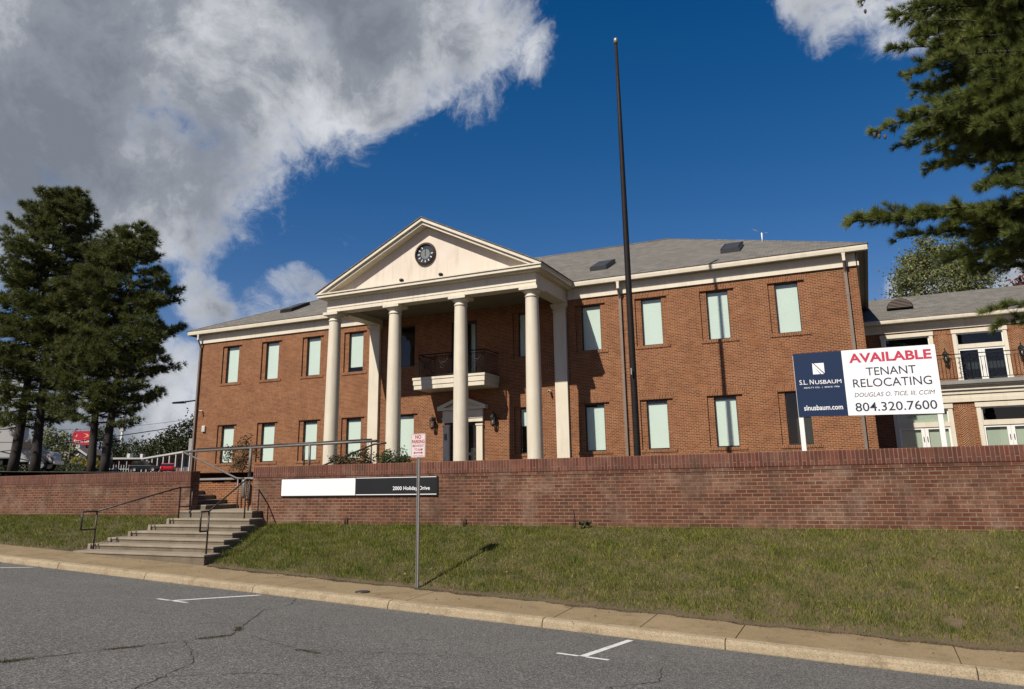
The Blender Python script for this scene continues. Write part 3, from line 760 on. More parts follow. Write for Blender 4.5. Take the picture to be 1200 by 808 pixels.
loop_rail("handrail", "dark metal handrail on the left of the concrete steps, ending in a loop", (-18.90, 14.32, -1.575, -0.592), (-18.37, 16.55, -0.87, -0.005), 0.42, 0.42, MT['rail'])
loop_rail("handrail", "dark metal handrail on the right edge of the concrete steps", (-14.60, 14.06, -1.575, -0.579), (-15.91, 16.60, -0.87, 0.185), 0.24, 0.40, MT['rail'])
e = empty("guard_rail", (-18.2, 19.1, 0.27), "grey brown guard rail on the capped wall, sloping down beside the upper steps", "railing")
mb = MB(); mb.tube([(-21.2,19.1,1.17),(-15.8,19.1,1.235),(-13.3,19.1,1.255)], 0.040, 8); mb.build("rail", MT['railgrey'], e)
mb = MB(); mb.tube([(-21.2,19.08,1.165),(-18.5,18.86,0.25),(-18.2,18.86,0.235)], 0.030, 8); mb.tube([(-18.44,18.86,0.24),(-18.40,18.86,-0.68)], 0.026, 8); mb.build("sloping_handrail", MT['railgrey'], e)
mb = MB(); mb.tube([(-18.2,19.1,0.26),(-18.2,19.1,1.20)], 0.050, 8); mb.build("post", MT['railgrey'], e)
mb = MB(); mb.lathe([(0,-0.40),(0.06,-0.39),(0.085,-0.33),(0.09,-0.1),(0.09,0.16),(0.055,0.18),(0,0.18)], (-18.10,18.80,0.03), 14); mb.build("post_foot", MT['railgrey'], e)
mb = MB(); mb.tube([(-15.8,19.1,0.2),(-15.8,19.1,1.23)], 0.040, 8); mb.build("post", MT['railgrey'], e)
e = empty("walkway_railing", (-19.2, 21.6, 0.44), "thin dark railing along the walkway in front of the left windows", "railing")
mb = MB(); mb.tube([(-23.3,21.6,1.41),(-15.25,21.6,1.482)], 0.026, 8); mb.build("rail", MT['rail'], e)
for x in (-23.3, -20.6, -18.1, -15.25):
    mb = MB(); mb.tube([(x,21.6,0.42),(x,21.6,1.42 if x < -16 else 1.48)], 0.026, 8); mb.build("post", MT['rail'], e)
mb = MB(); mb.tube([(-13.3,19.6,1.215),(-13.75,19.6,1.19),(-16.3,19.6,0.39)], 0.030, 8); mb.build("sloping_handrail", MT['rail'], e)

# ------------------------------------------------------------------ wall name sign
e = empty("wall_sign", (-12.7, YW-0.06, -0.30), "long half white half black address sign on the retaining wall", "sign")
ys = YW-0.045
mb = MB(); mb.box(-15.24, -10.11, ys, YW-0.003, -0.310, 0.186); mb.build("frame", MT['bronze'], e)
mb = MB(); mb.box(-15.21, -12.665, ys-0.012, ys-0.001, -0.287, 0.164); mb.build("white_panel", MT['signwhite'], e)
mb = MB(); mb.box(-12.64, -10.14, ys-0.010, ys-0.001, -0.264, 0.150); bp_ = mb.build("black_panel", MT['black_panel'], e)
mb = MB(); mb.box(-12.64, -10.135, ys-0.014, ys-0.001, 0.152, 0.167); mb.box(-12.64, -10.135, ys-0.014, ys-0.001, -0.285, -0.266); mb.build("trim", MT['signwhite'], e)
text("lettering", "2000 Holiday Drive", -11.46, -10.33, -0.195, -0.070, ys-0.0125, MT['signwhite'], bp_, bold=0.012)

# ------------------------------------------------------------------ no parking sign
px, py = -8.58, 13.86
e = empty("no_parking_sign", (px, py, -2.03), "white no parking sign with dark red lettering on a grey steel post in the grass", "sign")
mb = MB(); mb.box(px-0.03, px+0.03, py, py+0.022, -2.3, 1.0); mb.box(px-0.033, px-0.018, py-0.016, py, -2.3, 1.0); mb.box(px+0.018, px+0.033, py-0.016, py, -2.3, 1.0)
mb.build("post", MT['galv'], e, bevel=0.003)
# the panel turns a little towards the camera
mb = MB(); mb.prism([(px-0.175,0.545),(px-0.16,0.53),(px+0.16,0.53),(px+0.175,0.545),(px+0.175,1.005),(px+0.16,1.02),(px-0.16,1.02),(px-0.175,1.005)], py-0.024, py-0.019)
pn = mb.build("panel", MT['retro'], e)
yy = py-0.0255
text("lettering", "NO", px-0.075, px+0.075, 0.915, 0.995, yy, MT['redink'], pn, bold=0.03)
text("lettering", "PARKING", px-0.152, px+0.152, 0.82, 0.895, yy, MT['redink'], pn, bold=0.03)
text("lettering", "MIDNIGHT", px-0.135, px+0.135, 0.745, 0.795, yy, MT['redink'], pn, bold=0.01)
text("lettering", "TO 6AM", px-0.095, px+0.105, 0.665, 0.72, yy, MT['redink'], pn, bold=0.01)
mb = MB(); mb.prism([(px-0.12,0.625),(px-0.075,0.65),(px-0.075,0.634),(px+0.075,0.634),(px+0.075,0.65),(px+0.12,0.625),(px+0.075,0.60),(px+0.075,0.616),(px-0.075,0.616),(px-0.075,0.60)], yy-0.0005, yy+0.001); mb.build("arrow", MT['redink'], pn)
text("lettering", "TOW  ZONE", px-0.12, px+0.12, 0.557, 0.577, yy, MT['redink'], pn, bold=0.0)
mb = MB()
for a, b, c, d in ((-.163,.163,1.006,1.010),(-.163,.163,.540,.544),(-.165,-.161,.545,1.005),(.161,.165,.545,1.005)): mb.box(px+a, px+b, yy-0.0005, yy+0.001, c, d)
mb.build("border", MT['redink'], pn)

# ------------------------------------------------------------------ realty sign
e = empty("realty_sign", (0.1, 18.0, 0.42), "large navy and white available sign on two white posts behind the wall", "sign")
SX0, SX1, SY, ZB0, ZB1, ZT0, ZT1 = -1.290, 1.522, 17.9, 1.298, 1.236, 2.700, 2.672
def sp(u, v): # board-local (u right, v down) to x, z
    x = SX0+(SX1-SX0)*u; zt = ZT0+(ZT1-ZT0)*u; zb = ZB0+(ZB1-ZB0)*u
    return x, zt+(zb-zt)*v
def board(mb, u0, u1, v0, v1, y0, y1):
    return mb.prism([sp(u0,v1), sp(u1,v1), sp(u1,v0), sp(u0,v0)], y0, y1)
bw = board(MB(), 0.357, 1, 0, 1, SY, SY+0.018).build("white_panel", MT['signwhite'], e)
bn = board(MB(), 0, 0.3565, 0, 1, SY, SY+0.018).build("navy_panel", MT['navy'], e)
for u in (0.015, 0.972):
    x = sp(u, 0)[0]; mb = MB(); mb.box(x-0.05, x+0.05, SY+0.019, SY+0.115, 0.30, 2.66 if u < .5 else 2.64); mb.build("post", MT['white'], e, bevel=0.006)
def stext(body, u0, u1, v0, v1, mat, par, bold=0.0, shear=0.0):
    x0, z0 = sp(u0, v1); x1, z1 = sp(u1, v0)
    o = text("lettering", body, x0, x1, sp((u0+u1)/2, v1)[1], sp((u0+u1)/2, v0)[1], SY-0.002, mat, par, bold, shear)
    sl = (ZT1-ZT0)/(SX1-SX0)*0.6 + (ZB1-ZB0)/(SX1-SX0)*0.4
    off = parent_base(par)
    xc = (x0+x1)/2-off.x
    for v in o.data.vertices: v.co.z += (v.co.x-xc)*sl
stext("AVAILABLE", 0.405, 0.970, 0.060, 0.205, MT['crimson'], bw, 0.034)
stext("TENANT", 0.515, 0.855, 0.285, 0.405, MT['ink'], bw, 0.006)
stext("RELOCATING", 0.415, 0.950, 0.452, 0.580, MT['ink'], bw, 0.006)
stext("DOUGLAS O. TICE, III, CCIM", 0.415, 0.960, 0.660, 0.735, MT['ink'], bw, 0.0, 0.25)
stext("804.320.7600", 0.412, 0.962, 0.808, 0.942, MT['ink'], bw, 0.008)
mb = MB()
for a, b in (((0.136,0.165),(0.183,0.345)), ): pass
def poly(mb, pts): mb.prism([sp(u, v) for u, v in pts], SY-0.003, SY-0.0005)
poly(mb, [(0.137,0.345),(0.190,0.345),(0.137,0.185)]); poly(mb, [(0.147,0.172),(0.197,0.172),(0.208,0.20),(0.208,0.345),(0.203,0.345)][:3]+[(0.222,0.172),(0.222,0.345),(0.207,0.345)][0:0]+[(0.222,0.325)]+[(0.213,0.345),(0.203,0.345)]+[]) if False else None
poly(mb, [(0.150,0.172),(0.222,0.172),(0.222,0.335)])
poly(mb, [(0.137,0.172),(0.143,0.172),(0.216,0.345),(0.197,0.345),(0.137,0.190)])
mb.build("emblem", MT['signwhite'], bn)
stext("S.L. N", 0.030, 0.135, 0.425, 0.500, MT['signwhite'], bn, 0.004); stext("USBAUM", 0.145, 0.335, 0.440, 0.500, MT['signwhite'], bn, 0.004)
stext("REALTY CO.  |  SINCE 1906", 0.060, 0.318, 0.540, 0.568, MT['signwhite'], bn, 0.0)
stext("slnusbaum.com", 0.045, 0.325, 0.825, 0.905, MT['signwhite'], bn, 0.012)

# ------------------------------------------------------------------ flagpole
e = empty("flagpole", (-7.02, 25.2, 0.42), "tall tapering dark brown flagpole with pale cap, without a flag", "flagpole")
mb = MB(); mb.lathe([(0.115,0.0),(0.112,4),(0.103,8),(0.083,12),(0.058,15.8),(0.0,15.82)], (-7.02,25.2,0.45), 16); mb.build("pole", MT['pole'], e)
mb = MB(); mb.lathe([(0,0),(0.085,0.005),(0.085,0.20),(0.06,0.24),(0,0.25)], (-7.02,25.2,16.24), 16); mb.build("cap", MT['galv'], e)
mb = MB(); mb.lathe([(0.19,0),(0.19,0.05),(0.13,0.14),(0.118,0.15)], (-7.02,25.2,0.42), 16); mb.build("base_collar", MT['pole'], e)
mb = MB(); mb.tube([(-7.02,25.06,3.6),(-7.02,24.98,3.6)], 0.02, 6); mb.box(-7.04,-7.0,24.96,25.0,3.5,3.72); mb.build("cleat", MT['galv'], e)

# ------------------------------------------------------------------ main building
BX0, BX1, BY = -34.84, 0.405, 32.0
B = empty("brick_office_building", (-17.3, BY, 0.42), "two storey orange red brick building with cream four column portico and grey hipped roof", "building")
cx_l = [-32.35, -29.44, -26.57, -23.78]; cx_r = [-10.78, -7.97, -5.11, -2.31]; cx_p = [-20.62, -13.96]
U0, U1, L0, L1 = 5.70, 7.82, 1.24, 3.33
holes = []; holes2 = []; wins = []
for i, cx in enumerate(cx_l+cx_r+cx_p):
    for z0, z1, up in ((U0, U1, True), (L0, L1, False)):
        holes.append((cx-0.715, cx+0.715, z0-0.125, z1+0.02)); holes2.append((cx-0.455, cx+0.455, z0, z1)); wins.append((cx, z0, z1, up, i))
holes.append((-18.0, -16.60, 4.86, 7.72)); holes.append((-18.06, -16.58, 0.40, 2.80))
mb = MB(); mb.wall(BX0, BX1, 0.2, 8.72, BY, holes, 0.075)
for h, g in zip(holes[:-2], holes2):
    a, b, c, d = h; y = BY+0.075
    xs_ = [a, g[0], g[1], b]; zs_ = [c, g[2], g[3], d]
    for i in range(3):
        for j in range(3):
            if i == 1 and j == 1: continue
            if zs_[j+1]-zs_[j] < 1e-6: continue
            mb.face([(xs_[i],y,zs_[j]),(xs_[i+1],y,zs_[j]),(xs_[i+1],y,zs_[j+1]),(xs_[i],y,zs_[j+1])])
    e_ = BY+0.26; a, b, c, d = g
    mb.face([(a,y,c),(a,e_,c),(a,e_,d),(a,y,d)][::-1]); mb.face([(b,y,c),(b,y,d),(b,e_,d),(b,e_,c)][::-1]); mb.face([(a,y,d),(b,y,d),(b,e_,d),(a,e_,d)][::-1]); mb.face([(a,y,c),(b,y,c),(b,e_,c),(a,e_,c)])
    
mb.face([(BX0,BY,0.2),(BX0,BY,8.72),(BX0,51,8.72),(BX0,51,0.2)]); mb.face([(BX1,BY,0.2),(BX1,51,0.2),(BX1,51,8.72),(BX1,BY,8.72)]); mb.face([(BX0,51,0.2),(BX0,51,8.72),(BX1,51,8.72),(BX1,51,0.2)])
mb.build("wall", MT['brick'], B)
# windows: frame > pane, blind, sill, brick_lintel
def make_window(cx, z0, z1, blind=(0.0, 1.0), portico=False, tone='blind'):
    y = BY+0.15; a, b = cx-0.452, cx+0.452; t = 0.035
    mb = MB(); mb.box(a, a+t, y, y+0.06, z0+0.003, z1-0.003); mb.box(b-t, b, y, y+0.06, z0+0.003, z1-0.003); mb.box(a+t, b-t, y, y+0.06, z0+0.003, z0+t+0.02); mb.box(a+t, b-t, y, y+0.06, z1-t-0.03, z1-0.003)
    w = mb.build("window", MT['bronze'], B)
    mb = MB(); mb.sheet(a+t, b-t, y+0.020, z0+t+0.02, z1-t-0.03); mb.build("pane", MT['glass'], w)
    if blind:
        f0, f1 = blind; h = z1-z0
        mb = MB(); mb.box(a+0.006, b-0.006, y+0.075, y+0.080, z0+h*f0+0.003, z0+h*f1-0.003); mb.build("blind", MT[tone], w)
    mb = MB(); mb.box(cx-0.712, cx+0.712, BY-0.035, BY+0.10, z0-0.122, z0-0.004, swap=True); mb.box(cx-0.78, cx-0.713, BY-0.035, BY-0.002, z0-0.122, z0-0.004, swap=True); mb.box(cx+0.713, cx+0.78, BY-0.035, BY-0.002, z0-0.122, z0-0.004, swap=True); mb.build("sill", MT['brick'], w)
    mb = MB(); zt = z1+0.024; hh = 0.30 if z0 > 4 else 0.28
    mb.prism([(cx-0.76, zt), (cx+0.76, zt), (cx+0.88, zt+hh), (cx-0.88, zt+hh)], BY-0.006, BY+0.07, swap=True); mb.build("brick_lintel", MT['brick'], w)
    return w
for cx, z0, z1, up, i in wins:
    bl = (0.0, 0.985); tone = 'blind'
    if i == 3 and up: bl = (0.13, 0.99)
    if i == 7 and not up: bl = None
    if i == 8 and up: bl = None
    if i == 9 and not up: bl = (0.60, 0.99)
    if not up and bl == (0.0, 0.985): bl = (0.0, 0.93 if i < 8 else 0.96)
    make_window(cx, z0, z1, bl, tone=tone)
# dark sheet added to stand for unlit rooms behind windows without blinds
mb = MB(); mb.box(BX0+0.4, BX1-0.4, 33.0, 33.05, 0.5, 8.5); mb.build("unlit_room_backing", MT['darkroom'], B)
# frieze, band and gutter (left and right of the portico)
for a, b in ((BX0-0.04, -22.72), (-11.84, BX1+0.04)):
    mb = MB(); mb.box(a, b, 31.92, BY+0.1, 8.15, 8.32); mb.box(a, b, 31.96, BY+0.1, 8.321, 8.70); mb.build("frieze", MT['cream'], B)
mb = MB(); mb.box(BX1+0.002, BX1+0.10, 31.92, 51, 8.15, 8.32); mb.box(BX1+0.002, BX1+0.06, 31.96, 51, 8.321, 8.70); mb.build("frieze", MT['cream'], B)
EX0, EX1, EY0, EY1, EZ = -35.55, 0.876, 31.60, 51.55, 8.90
def gutter(a, b, y):
    mb = MB(); mb.prismx([(y+0.10,8.66),(y+0.015,8.68),(y,8.80),(y-0.0,8.90),(y+0.13,8.895),(y+0.13,8.66)], a, b)
    return mb
for a, b in ((EX0, -22.95), (-11.45, EX1)):
    gutter(a, b, EY0).build("gutter", MT['cream'], B)
    mb = MB(); mb.box(a, b, EY0+0.131, BY-0.002, 8.70, 8.73); mb.build("soffit", MT['soffit'], B)
mb = MB(); mb.box(BX1-0.1, EX1-0.12, EY0+0.135, EY1, 8.705, 8.735); mb.box(EX1-0.119, EX1, EY0+0.135, EY1, 8.66, 8.895); mb.build("side_eave", MT['soffit'], B)
mb = MB(); mb.box(EX0+0.12, BX0+0.1, EY0+0.135, EY1, 8.705, 8.735); mb.box(EX0, EX0+0.119, EY0+0.135, EY1, 8.66, 8.895); mb.build("side_eave", MT['soffit'], B)
# hipped roof
RY, RZ = 41.57, 13.50; RXL, RXR = EX0+9.97, EX1-9.97
sl = (RZ-EZ)/(RY-EY0)
def rz(y): return EZ+0.012+(y-EY0)*sl
mb = MB(); e0 = 0.03
A_, B_, C_, D_ = (EX0-e0,EY0-e0,EZ+0.0), (EX1+e0,EY0-e0,EZ+0.0), (EX1+e0,EY1+e0,EZ+0.0), (EX0-e0,EY1+e0,EZ+0.0)
r0, r1 = (RXL,RY,RZ), (RXR,RY,RZ)
mb.face([A_,B_,r1,r0]); mb.face([C_,D_,r0,r1]); mb.face([B_,C_,r1]); mb.face([D_,A_,r0])
mb.face([(x,y,z-0.001) for x,y,z in (D_,C_,B_,A_)])
roof = mb.build("roof", MT['shingle'], B)
mb = MB(); mb.tube([r0, r1], 0.06, 6); mb.build("ridge_cap", MT['shingle'], roof)
mb = MB(); mb.tube([A_, r0], 0.04, 6); mb.tube([B_, r1], 0.04, 6); mb.build("hip_cap", MT['shingle'], roof)
for xc in (-10.88, -4.64, -30.15):
    mb = MB(); y0, y1 = 33.75, 35.35; x0, x1 = xc-0.42, xc+0.42
    q = lambda x, y, dz: (x, y, rz(y)+dz)
    P = [q(x0,y0,-0.02),q(x1,y0,-0.02),q(x1,y1,-0.02),q(x0,y1,-0.02),q(x0,y0,0.20),q(x1,y0,0.20),q(x1,y1,0.20),q(x0,y1,0.20)]
    mb.hexa(P); sk = mb.build("skylight", MT['iron'], roof)
    mb = MB(); mb.hexa([q(x0+.07,y0+.07,0.202),q(x1-.07,y0+.07,0.202),q(x1-.07,y1-.07,0.202),q(x0+.07,y1-.07,0.202),q(x0+.07,y0+.07,0.212),q(x1-.07,y0+.07,0.212),q(x1-.07,y1-.07,0.212),q(x0+.07,y1-.07,0.212)]); mb.build("pane", MT['skyglass'], sk)
# downspouts
def downspout(x, ztop=8.66):
    mb = MB(); w = 0.055
    mb.box(x-w, x+w, EY0+0.02, EY0+0.12, ztop-0.32, ztop); mb.box(x-0.07, x+0.07, EY0+0.015, EY0+0.125, ztop-0.06, ztop-0.005)
    o = mb.build("downspout", MT['cream'], B)
    mb = MB()
    mb.hexa([(x-w,EY0+0.03,ztop-0.34),(x+w,EY0+0.03,ztop-0.34),(x+w,EY0+0.12,ztop-0.31),(x-w,EY0+0.12,ztop-0.31),(x-w,EY0+0.02,ztop-0.31),(x+w,EY0+0.02,ztop-0.31),(x+w,EY0+0.12,ztop-0.305),(x-w,EY0+0.12,ztop-0.305)])
    mb.tube([(x,EY0+0.07,ztop-0.31),(x,BY-0.16,ztop-0.62),(x,BY-0.10,ztop-0.75)], 0.06, 4); mb.box(x-w, x+w, BY-0.145, BY-0.055, 0.45, ztop-0.72)
    for z in (2.2, 4.6, 7.0): mb.box(x-0.085, x+0.085, BY-0.05, BY-0.004, z, z+0.05); mb.box(x-0.062, x+0.062, BY-0.152, BY-0.148, z, z+0.05)
    mb.build("pipe", MT['spout'], o)
for x in (-34.72, -9.32, -0.02): downspout(x)

# portico ------------------------------------------------------------
PX0, PX1 = -22.71, -11.85; FY = 28.25; CF = 27.83
mb = MB()
mb.box(PX0, PX1, FY, FY+0.60, 8.00, 8.17); mb.box(PX0-0.0, PX1+0.0, FY+0.02, FY+0.60, 8.171, 8.60); mb.box(PX0-0.015, PX1+0.015, FY-0.02, FY+0.2, 8.172, 8.20)
for a, b, s_ in ((PX0, PX0+0.62, -1), (PX1-0.62, PX1, 1)):
    mb.box(a, b, FY+0.601, BY-0.002, 8.00, 8.17); mb.box(a+0.02*(s_ < 0), b-0.02*(s_ > 0), FY+0.601, BY-0.002, 8.171, 8.60)
mb.build("entablature", MT['cream'], B)
mb = MB(); mb.box(PX0+0.621, PX1-0.621, FY+0.601, BY-0.002, 8.28, 8.34); mb.build("portico_ceiling", MT['soffit'], B)
CX0, CX1 = -23.08, -11.42
mb = MB()   # horizontal cornice: bed mould, corona and cap
mb.box(CX0+0.20, CX1-0.20, CF+0.22, BY+0.3, 8.605, 8.665); mb.box(CX0+0.04, CX1-0.04, CF+0.05, BY+0.3, 8.667, 8.80); mb.box(CX0, CX1, CF, BY+0.3, 8.802, 8.86)
mb.build("cornice", MT['cream'], B)
APX, APZ = (CX0+CX1)/2, 11.76
mb = MB(); mb.prism([(CX0+0.55, 8.87), (CX1-0.55, 8.87), (APX, APZ-0.30)], 28.36, 28.6); mb.build("tympanum", MT['stucco'], B)
def rake(th0, th1, y0, y1, mb):   # band between two offsets below the gable line
    s_ = (APZ-8.86)/(APX-CX0)
    for sg in (-1, 1):
        xe = CX0 if sg < 0 else CX1
        P = lambda t, th: (xe+(APX-xe)*t, 8.86+(APZ-8.86)*t-th)
        x_in = lambda th: th/s_
        poly = [(xe, 8.862), (APX, APZ-th0), (APX, APZ-th1), (xe-sg*x_in(th1), 8.862)]
        if th0 > 0: poly[0] = (xe-sg*x_in(th0), 8.862)
        mb.prism(poly, y0, y1)
mb = MB(); rake(0.0, 0.14, CF, 28.38, mb); rake(0.142, 0.285, CF+0.10, 28.38, mb); mb.build("raking_cornice", MT['cream'], B)
mb = MB(); s_ = (APZ-8.86)/(APX-CX0)
for sg in (-1, 1):
    xe = CX0-0.04 if sg < 0 else CX1+0.04; ze = 8.86-0.04*s_
    yb = 31.6+(APZ-8.9)/sl+0.1
    P = [(xe,CF-0.04,ze+0.015),(APX,CF-0.04,APZ+0.015),(APX,yb,APZ+0.015),(xe,32.0,ze+0.015)]
    Q = [(x,y,z+0.045) for x,y,z in P]
    if sg > 0: P, Q = P[::-1], Q[::-1]
    mb.face(Q); mb.face(P[::-1])
    for i in range(4): j = (i+1)%4; mb.face([P[i],P[j],Q[j],Q[i]])
mb.build("portico_roof", MT['shingle'], B)
def column(x):
    y = 28.56; z0 = 0.42
    mb = MB(); prof = []
    for k in range(15):
        t = k/14; r = 0.325-0.05*max(0, (t-0.28)/0.72)**1.6; prof.append((r, z0+0.32+t*(7.58-z0-0.32)))
    mb.lathe(prof, (x,y,0), 32)
    o = mb.build("column", MT['cream'], B)
    mb = MB(); mb.lathe([(0.275,7.58),(0.30,7.585),(0.305,7.615),(0.30,7.64),(0.277,7.645),(0.277,7.73),(0.29,7.735),(0.33,7.77),(0.375,7.83),(0.38,7.865)], (x,y,0), 32); mb.box(x-0.42,x+0.42,y-0.42,y+0.42,7.866,7.998)
    mb.build("capital", MT['cream'], o)
    mb = MB(); mb.box(x-0.44,x+0.44,y-0.44,y+0.44,z0-0.02,z0+0.14); mb.lathe([(0.42,z0+0.141),(0.43,z0+0.19),(0.41,z0+0.24),(0.35,z0+0.26),(0.35,z0+0.30),(0.325,z0+0.32)], (x,y,0), 32); mb.build("base", MT['cream'], o)
for x in (-22.44, -19.03, -15.60, -12.18): column(x)
for x0 in (-22.76, -12.53):
    x1 = x0+0.60; y0 = BY-0.16
    mb = MB(); mb.box(x0, x1, y0, BY-0.003, 0.42, 7.62); o = mb.build("pilaster", MT['cream'], B)
    mb = MB(); mb.box(x0-0.025, x1+0.025, y0-0.025, BY-0.003, 7.622, 7.67); mb.box(x0, x1, y0, BY-0.003, 7.672, 7.77); mb.box(x0-0.05, x1+0.05, y0-0.05, BY-0.003, 7.772, 7.86); mb.box(x0-0.09, x1+0.09, y0-0.09, BY-0.003, 7.862, 7.997); mb.build("capital", MT['cream'], o)
# balcony
b0, b1, by = -19.26, -15.40, 30.45
mb = MB(); mb.box(b0+0.06, b1-0.06, by+0.06, BY-0.002, 4.32, 4.52); mb.box(b0+0.03, b1-0.03, by+0.03, BY-0.002, 4.522, 4.76); mb.box(b0, b1, by, BY-0.002, 4.762, 4.87); bal = mb.build("balcony", MT['cream'], B)
mb = MB(); zr0, zr1 = 4.95, 5.96; ra, rb, ry = b0+0.30, b1-0.06, by+0.10
mb.tube([(ra,BY,zr1),(ra,ry,zr1),(rb,ry,zr1),(rb,BY,zr1)], 0.03, 6); mb.tube([(ra,BY,zr0),(ra,ry,zr0),(rb,ry,zr0),(rb,BY,zr0)], 0.022, 6); mb.tube([(ra,ry,zr1-0.13),(rb,ry,zr1-0.13),(rb,BY,zr1-0.13)], 0.016, 6)
for x in np.linspace(ra, rb, 5): mb.bar((x,ry,4.87),(x,ry,zr1), 0.045)
for k in range(34):
    x = ra+(rb-ra)*(k+0.5)/34; mb.bar((x,ry,zr0),(x,ry,zr1-0.12), 0.016)
for k in range(12):
    y = ry+(BY-ry)*(k+0.5)/12; mb.bar((rb,y,zr0),(rb,y,zr1-0.12), 0.016); mb.bar((ra,y,zr0),(ra,y,zr1-0.12), 0.016)
for i in range(4):      # rosette in each bay
    xm = ra+(rb-ra)*(i+0.5)/4
    for s_ in (-1, 1): mb.tube([(xm-s_*0.4,ry-0.01,zr0+0.02),(xm,ry-0.01,5.4),(xm+s_*0.4,ry-0.01,zr1-0.15)], 0.014, 5)
    mb.lathe([(0.13,-0.012),(0.16,-0.012),(0.16,0.012),(0.13,0.012),(0.13,-0.012)], (xm,ry-0.01,5.4), 16, 'y')
mb.build("railing", MT['iron'], bal)
# balcony door
mb = MB(); xa, xb = -18.0, -16.6
mb.box(xa, xa+0.12, BY+0.08, BY+0.16, 4.87, 7.70); mb.box(xb-0.12, xb, BY+0.08, BY+0.16, 4.87, 7.70); mb.box(xa+0.12, xb-0.12, BY+0.08, BY+0.16, 7.58, 7.70); mb.box(-17.34, -17.24, BY+0.08, BY+0.16, 4.87, 7.58); bd = mb.build("balcony_door", MT['bronze'], B)
mb = MB(); mb.sheet(xa+0.12, xb-0.12, BY+0.11, 4.87, 7.58); mb.build("pane", MT['glass'], bd)
mb = MB(); mb.box(-17.0, xb-0.121, BY+0.20, BY+0.205, 4.87, 7.58); mb.build("curtain", MT['blind2'], bd)
# entrance: surround, doors
mb = MB(); yb_ = BY-0.004
for a, b in ((-18.38,-18.06),(-16.58,-16.26)): mb.box(a, b, BY-0.14, yb_, 0.42, 2.62); mb.box(a-0.03, b+0.03, BY-0.17, yb_, 2.622, 2.70); mb.box(a-0.03, b+0.03, BY-0.17, yb_, 0.42, 0.66)
mb.box(-18.40, -16.24, BY-0.15, yb_, 2.80, 3.38); mb.box(-18.42, -16.22, BY-0.18, yb_, 2.97, 3.02); mb.box(-18.62, -16.02, BY-0.30, yb_, 3.382, 3.50)
su = mb.build("entrance_surround", MT['cream'], B)
mb = MB(); mb.prism([(-18.3,3.502),(-16.34,3.502),(-17.32,3.88)], BY-0.12, yb_)
for sg in (-1, 1):
    xe = -17.32+sg*1.30; mb.prism([(xe,3.502),(xe-sg*0.0,3.56),(-17.32,4.04),(-17.32,3.90),(xe-sg*0.32,3.502)], BY-0.30, yb_)
mb.build("pediment", MT['cream'], su)
mb = MB(); 
for a, b in ((-18.05,-17.33),(-17.31,-16.59)):
    mb = MB(); y = BY+0.03
    mb.box(a, a+0.09, y, y+0.05, 0.42, 2.79); mb.box(b-0.09, b, y, y+0.05, 0.42, 2.79); mb.box(a+0.09, b-0.09, y, y+0.05, 0.42, 0.62); mb.box(a+0.09, b-0.09, y, y+0.05, 2.66, 2.79); mb.box(a+0.09, b-0.09, y, y+0.05, 1.25, 1.38)
    d_ = mb.build("entrance_door", MT['bronze'], B)
    mb = MB(); mb.sheet(a+0.091, b-0.091, y+0.02, 0.62, 2.66); mb.build("pane", MT['glass'], d_)
    mb = MB(); hx = b-0.05 if a < -17.5 else a+0.05; mb.tube([(hx,y-0.05,1.3),(hx,y-0.05,1.75)], 0.015, 6); mb.build("handle", MT['steel'], d_)
mb = MB(); mb.box(-18.30, -18.16, BY-0.165, BY-0.142, 1.98, 2.28); mb.box(-18.28, -18.18, BY-0.170, BY-0.166, 2.05, 2.2); mb.build("entry_keypad", MT['railgrey'], B)

# clock
e = empty("wall_clock", (APX-0.06, 28.35, 10.18), "round dark wall clock with pale hour marks in the pediment", "clock")
cX, cZ, cY = APX-0.06, 10.18, 28.355
mb = MB(); mb.lathe([(0.45,-0.11),(0.53,-0.10),(0.545,-0.05),(0.545,0.0)], (cX,cY,cZ), 40, 'y'); mb.lathe([(0.45,-0.11),(0.45,-0.03)], (cX,cY,cZ), 40, 'y'); mb.build("rim", MT['clockrim'], e)
mb = MB(); mb.lathe([(0,-0.035),(0.455,-0.035)], (cX,cY,cZ), 40, 'y', False); dial = mb.build("dial", MT['gunmetal'], e)
mb = MB(); mb.lathe([(0,-0.038),(0.235,-0.038)], (cX,cY,cZ), 32, 'y', False); mb.build("dial_centre", MT['clockgrey'], dial)
mb = MB()
for k in range(12):
    if k in (1, 2): continue
    a = math.pi*2*k/12; dx, dz = math.sin(a), math.cos(a); nx, nz = dz, -dx
    w = 0.016
    P = [(cX+dx*r_+nx*s_*w, cY-0.041, cZ+dz*r_+nz*s_*w) for r_, s_ in ((0.29,-1),(0.29,1),(0.40,1),(0.40,-1))]
    n_ = (P[1][0]-P[0][0])*(P[2][2]-P[1][2])-(P[1][2]-P[0][2])*(P[2][0]-P[1][0])
    mb.face(P if n_ > 0 else P[::-1])
mb.build("hour_mark", MT['signwhite'], dial)
mb = MB(); mb.prism([(cX-0.014,cZ-0.10),(cX+0.014,cZ-0.10),(cX+0.012,cZ+0.38),(cX+0.0,cZ+0.42),(cX-0.010,cZ+0.38)], cY-0.052, cY-0.048); mb.build("minute_hand", MT['iron'], e)
mb = MB(); mb.prism([(cX-0.02,cZ-0.08),(cX+0.012,cZ-0.09),(cX-0.005,cZ+0.27)], cY-0.047, cY-0.043); mb.build("hour_hand", MT['iron'], e)

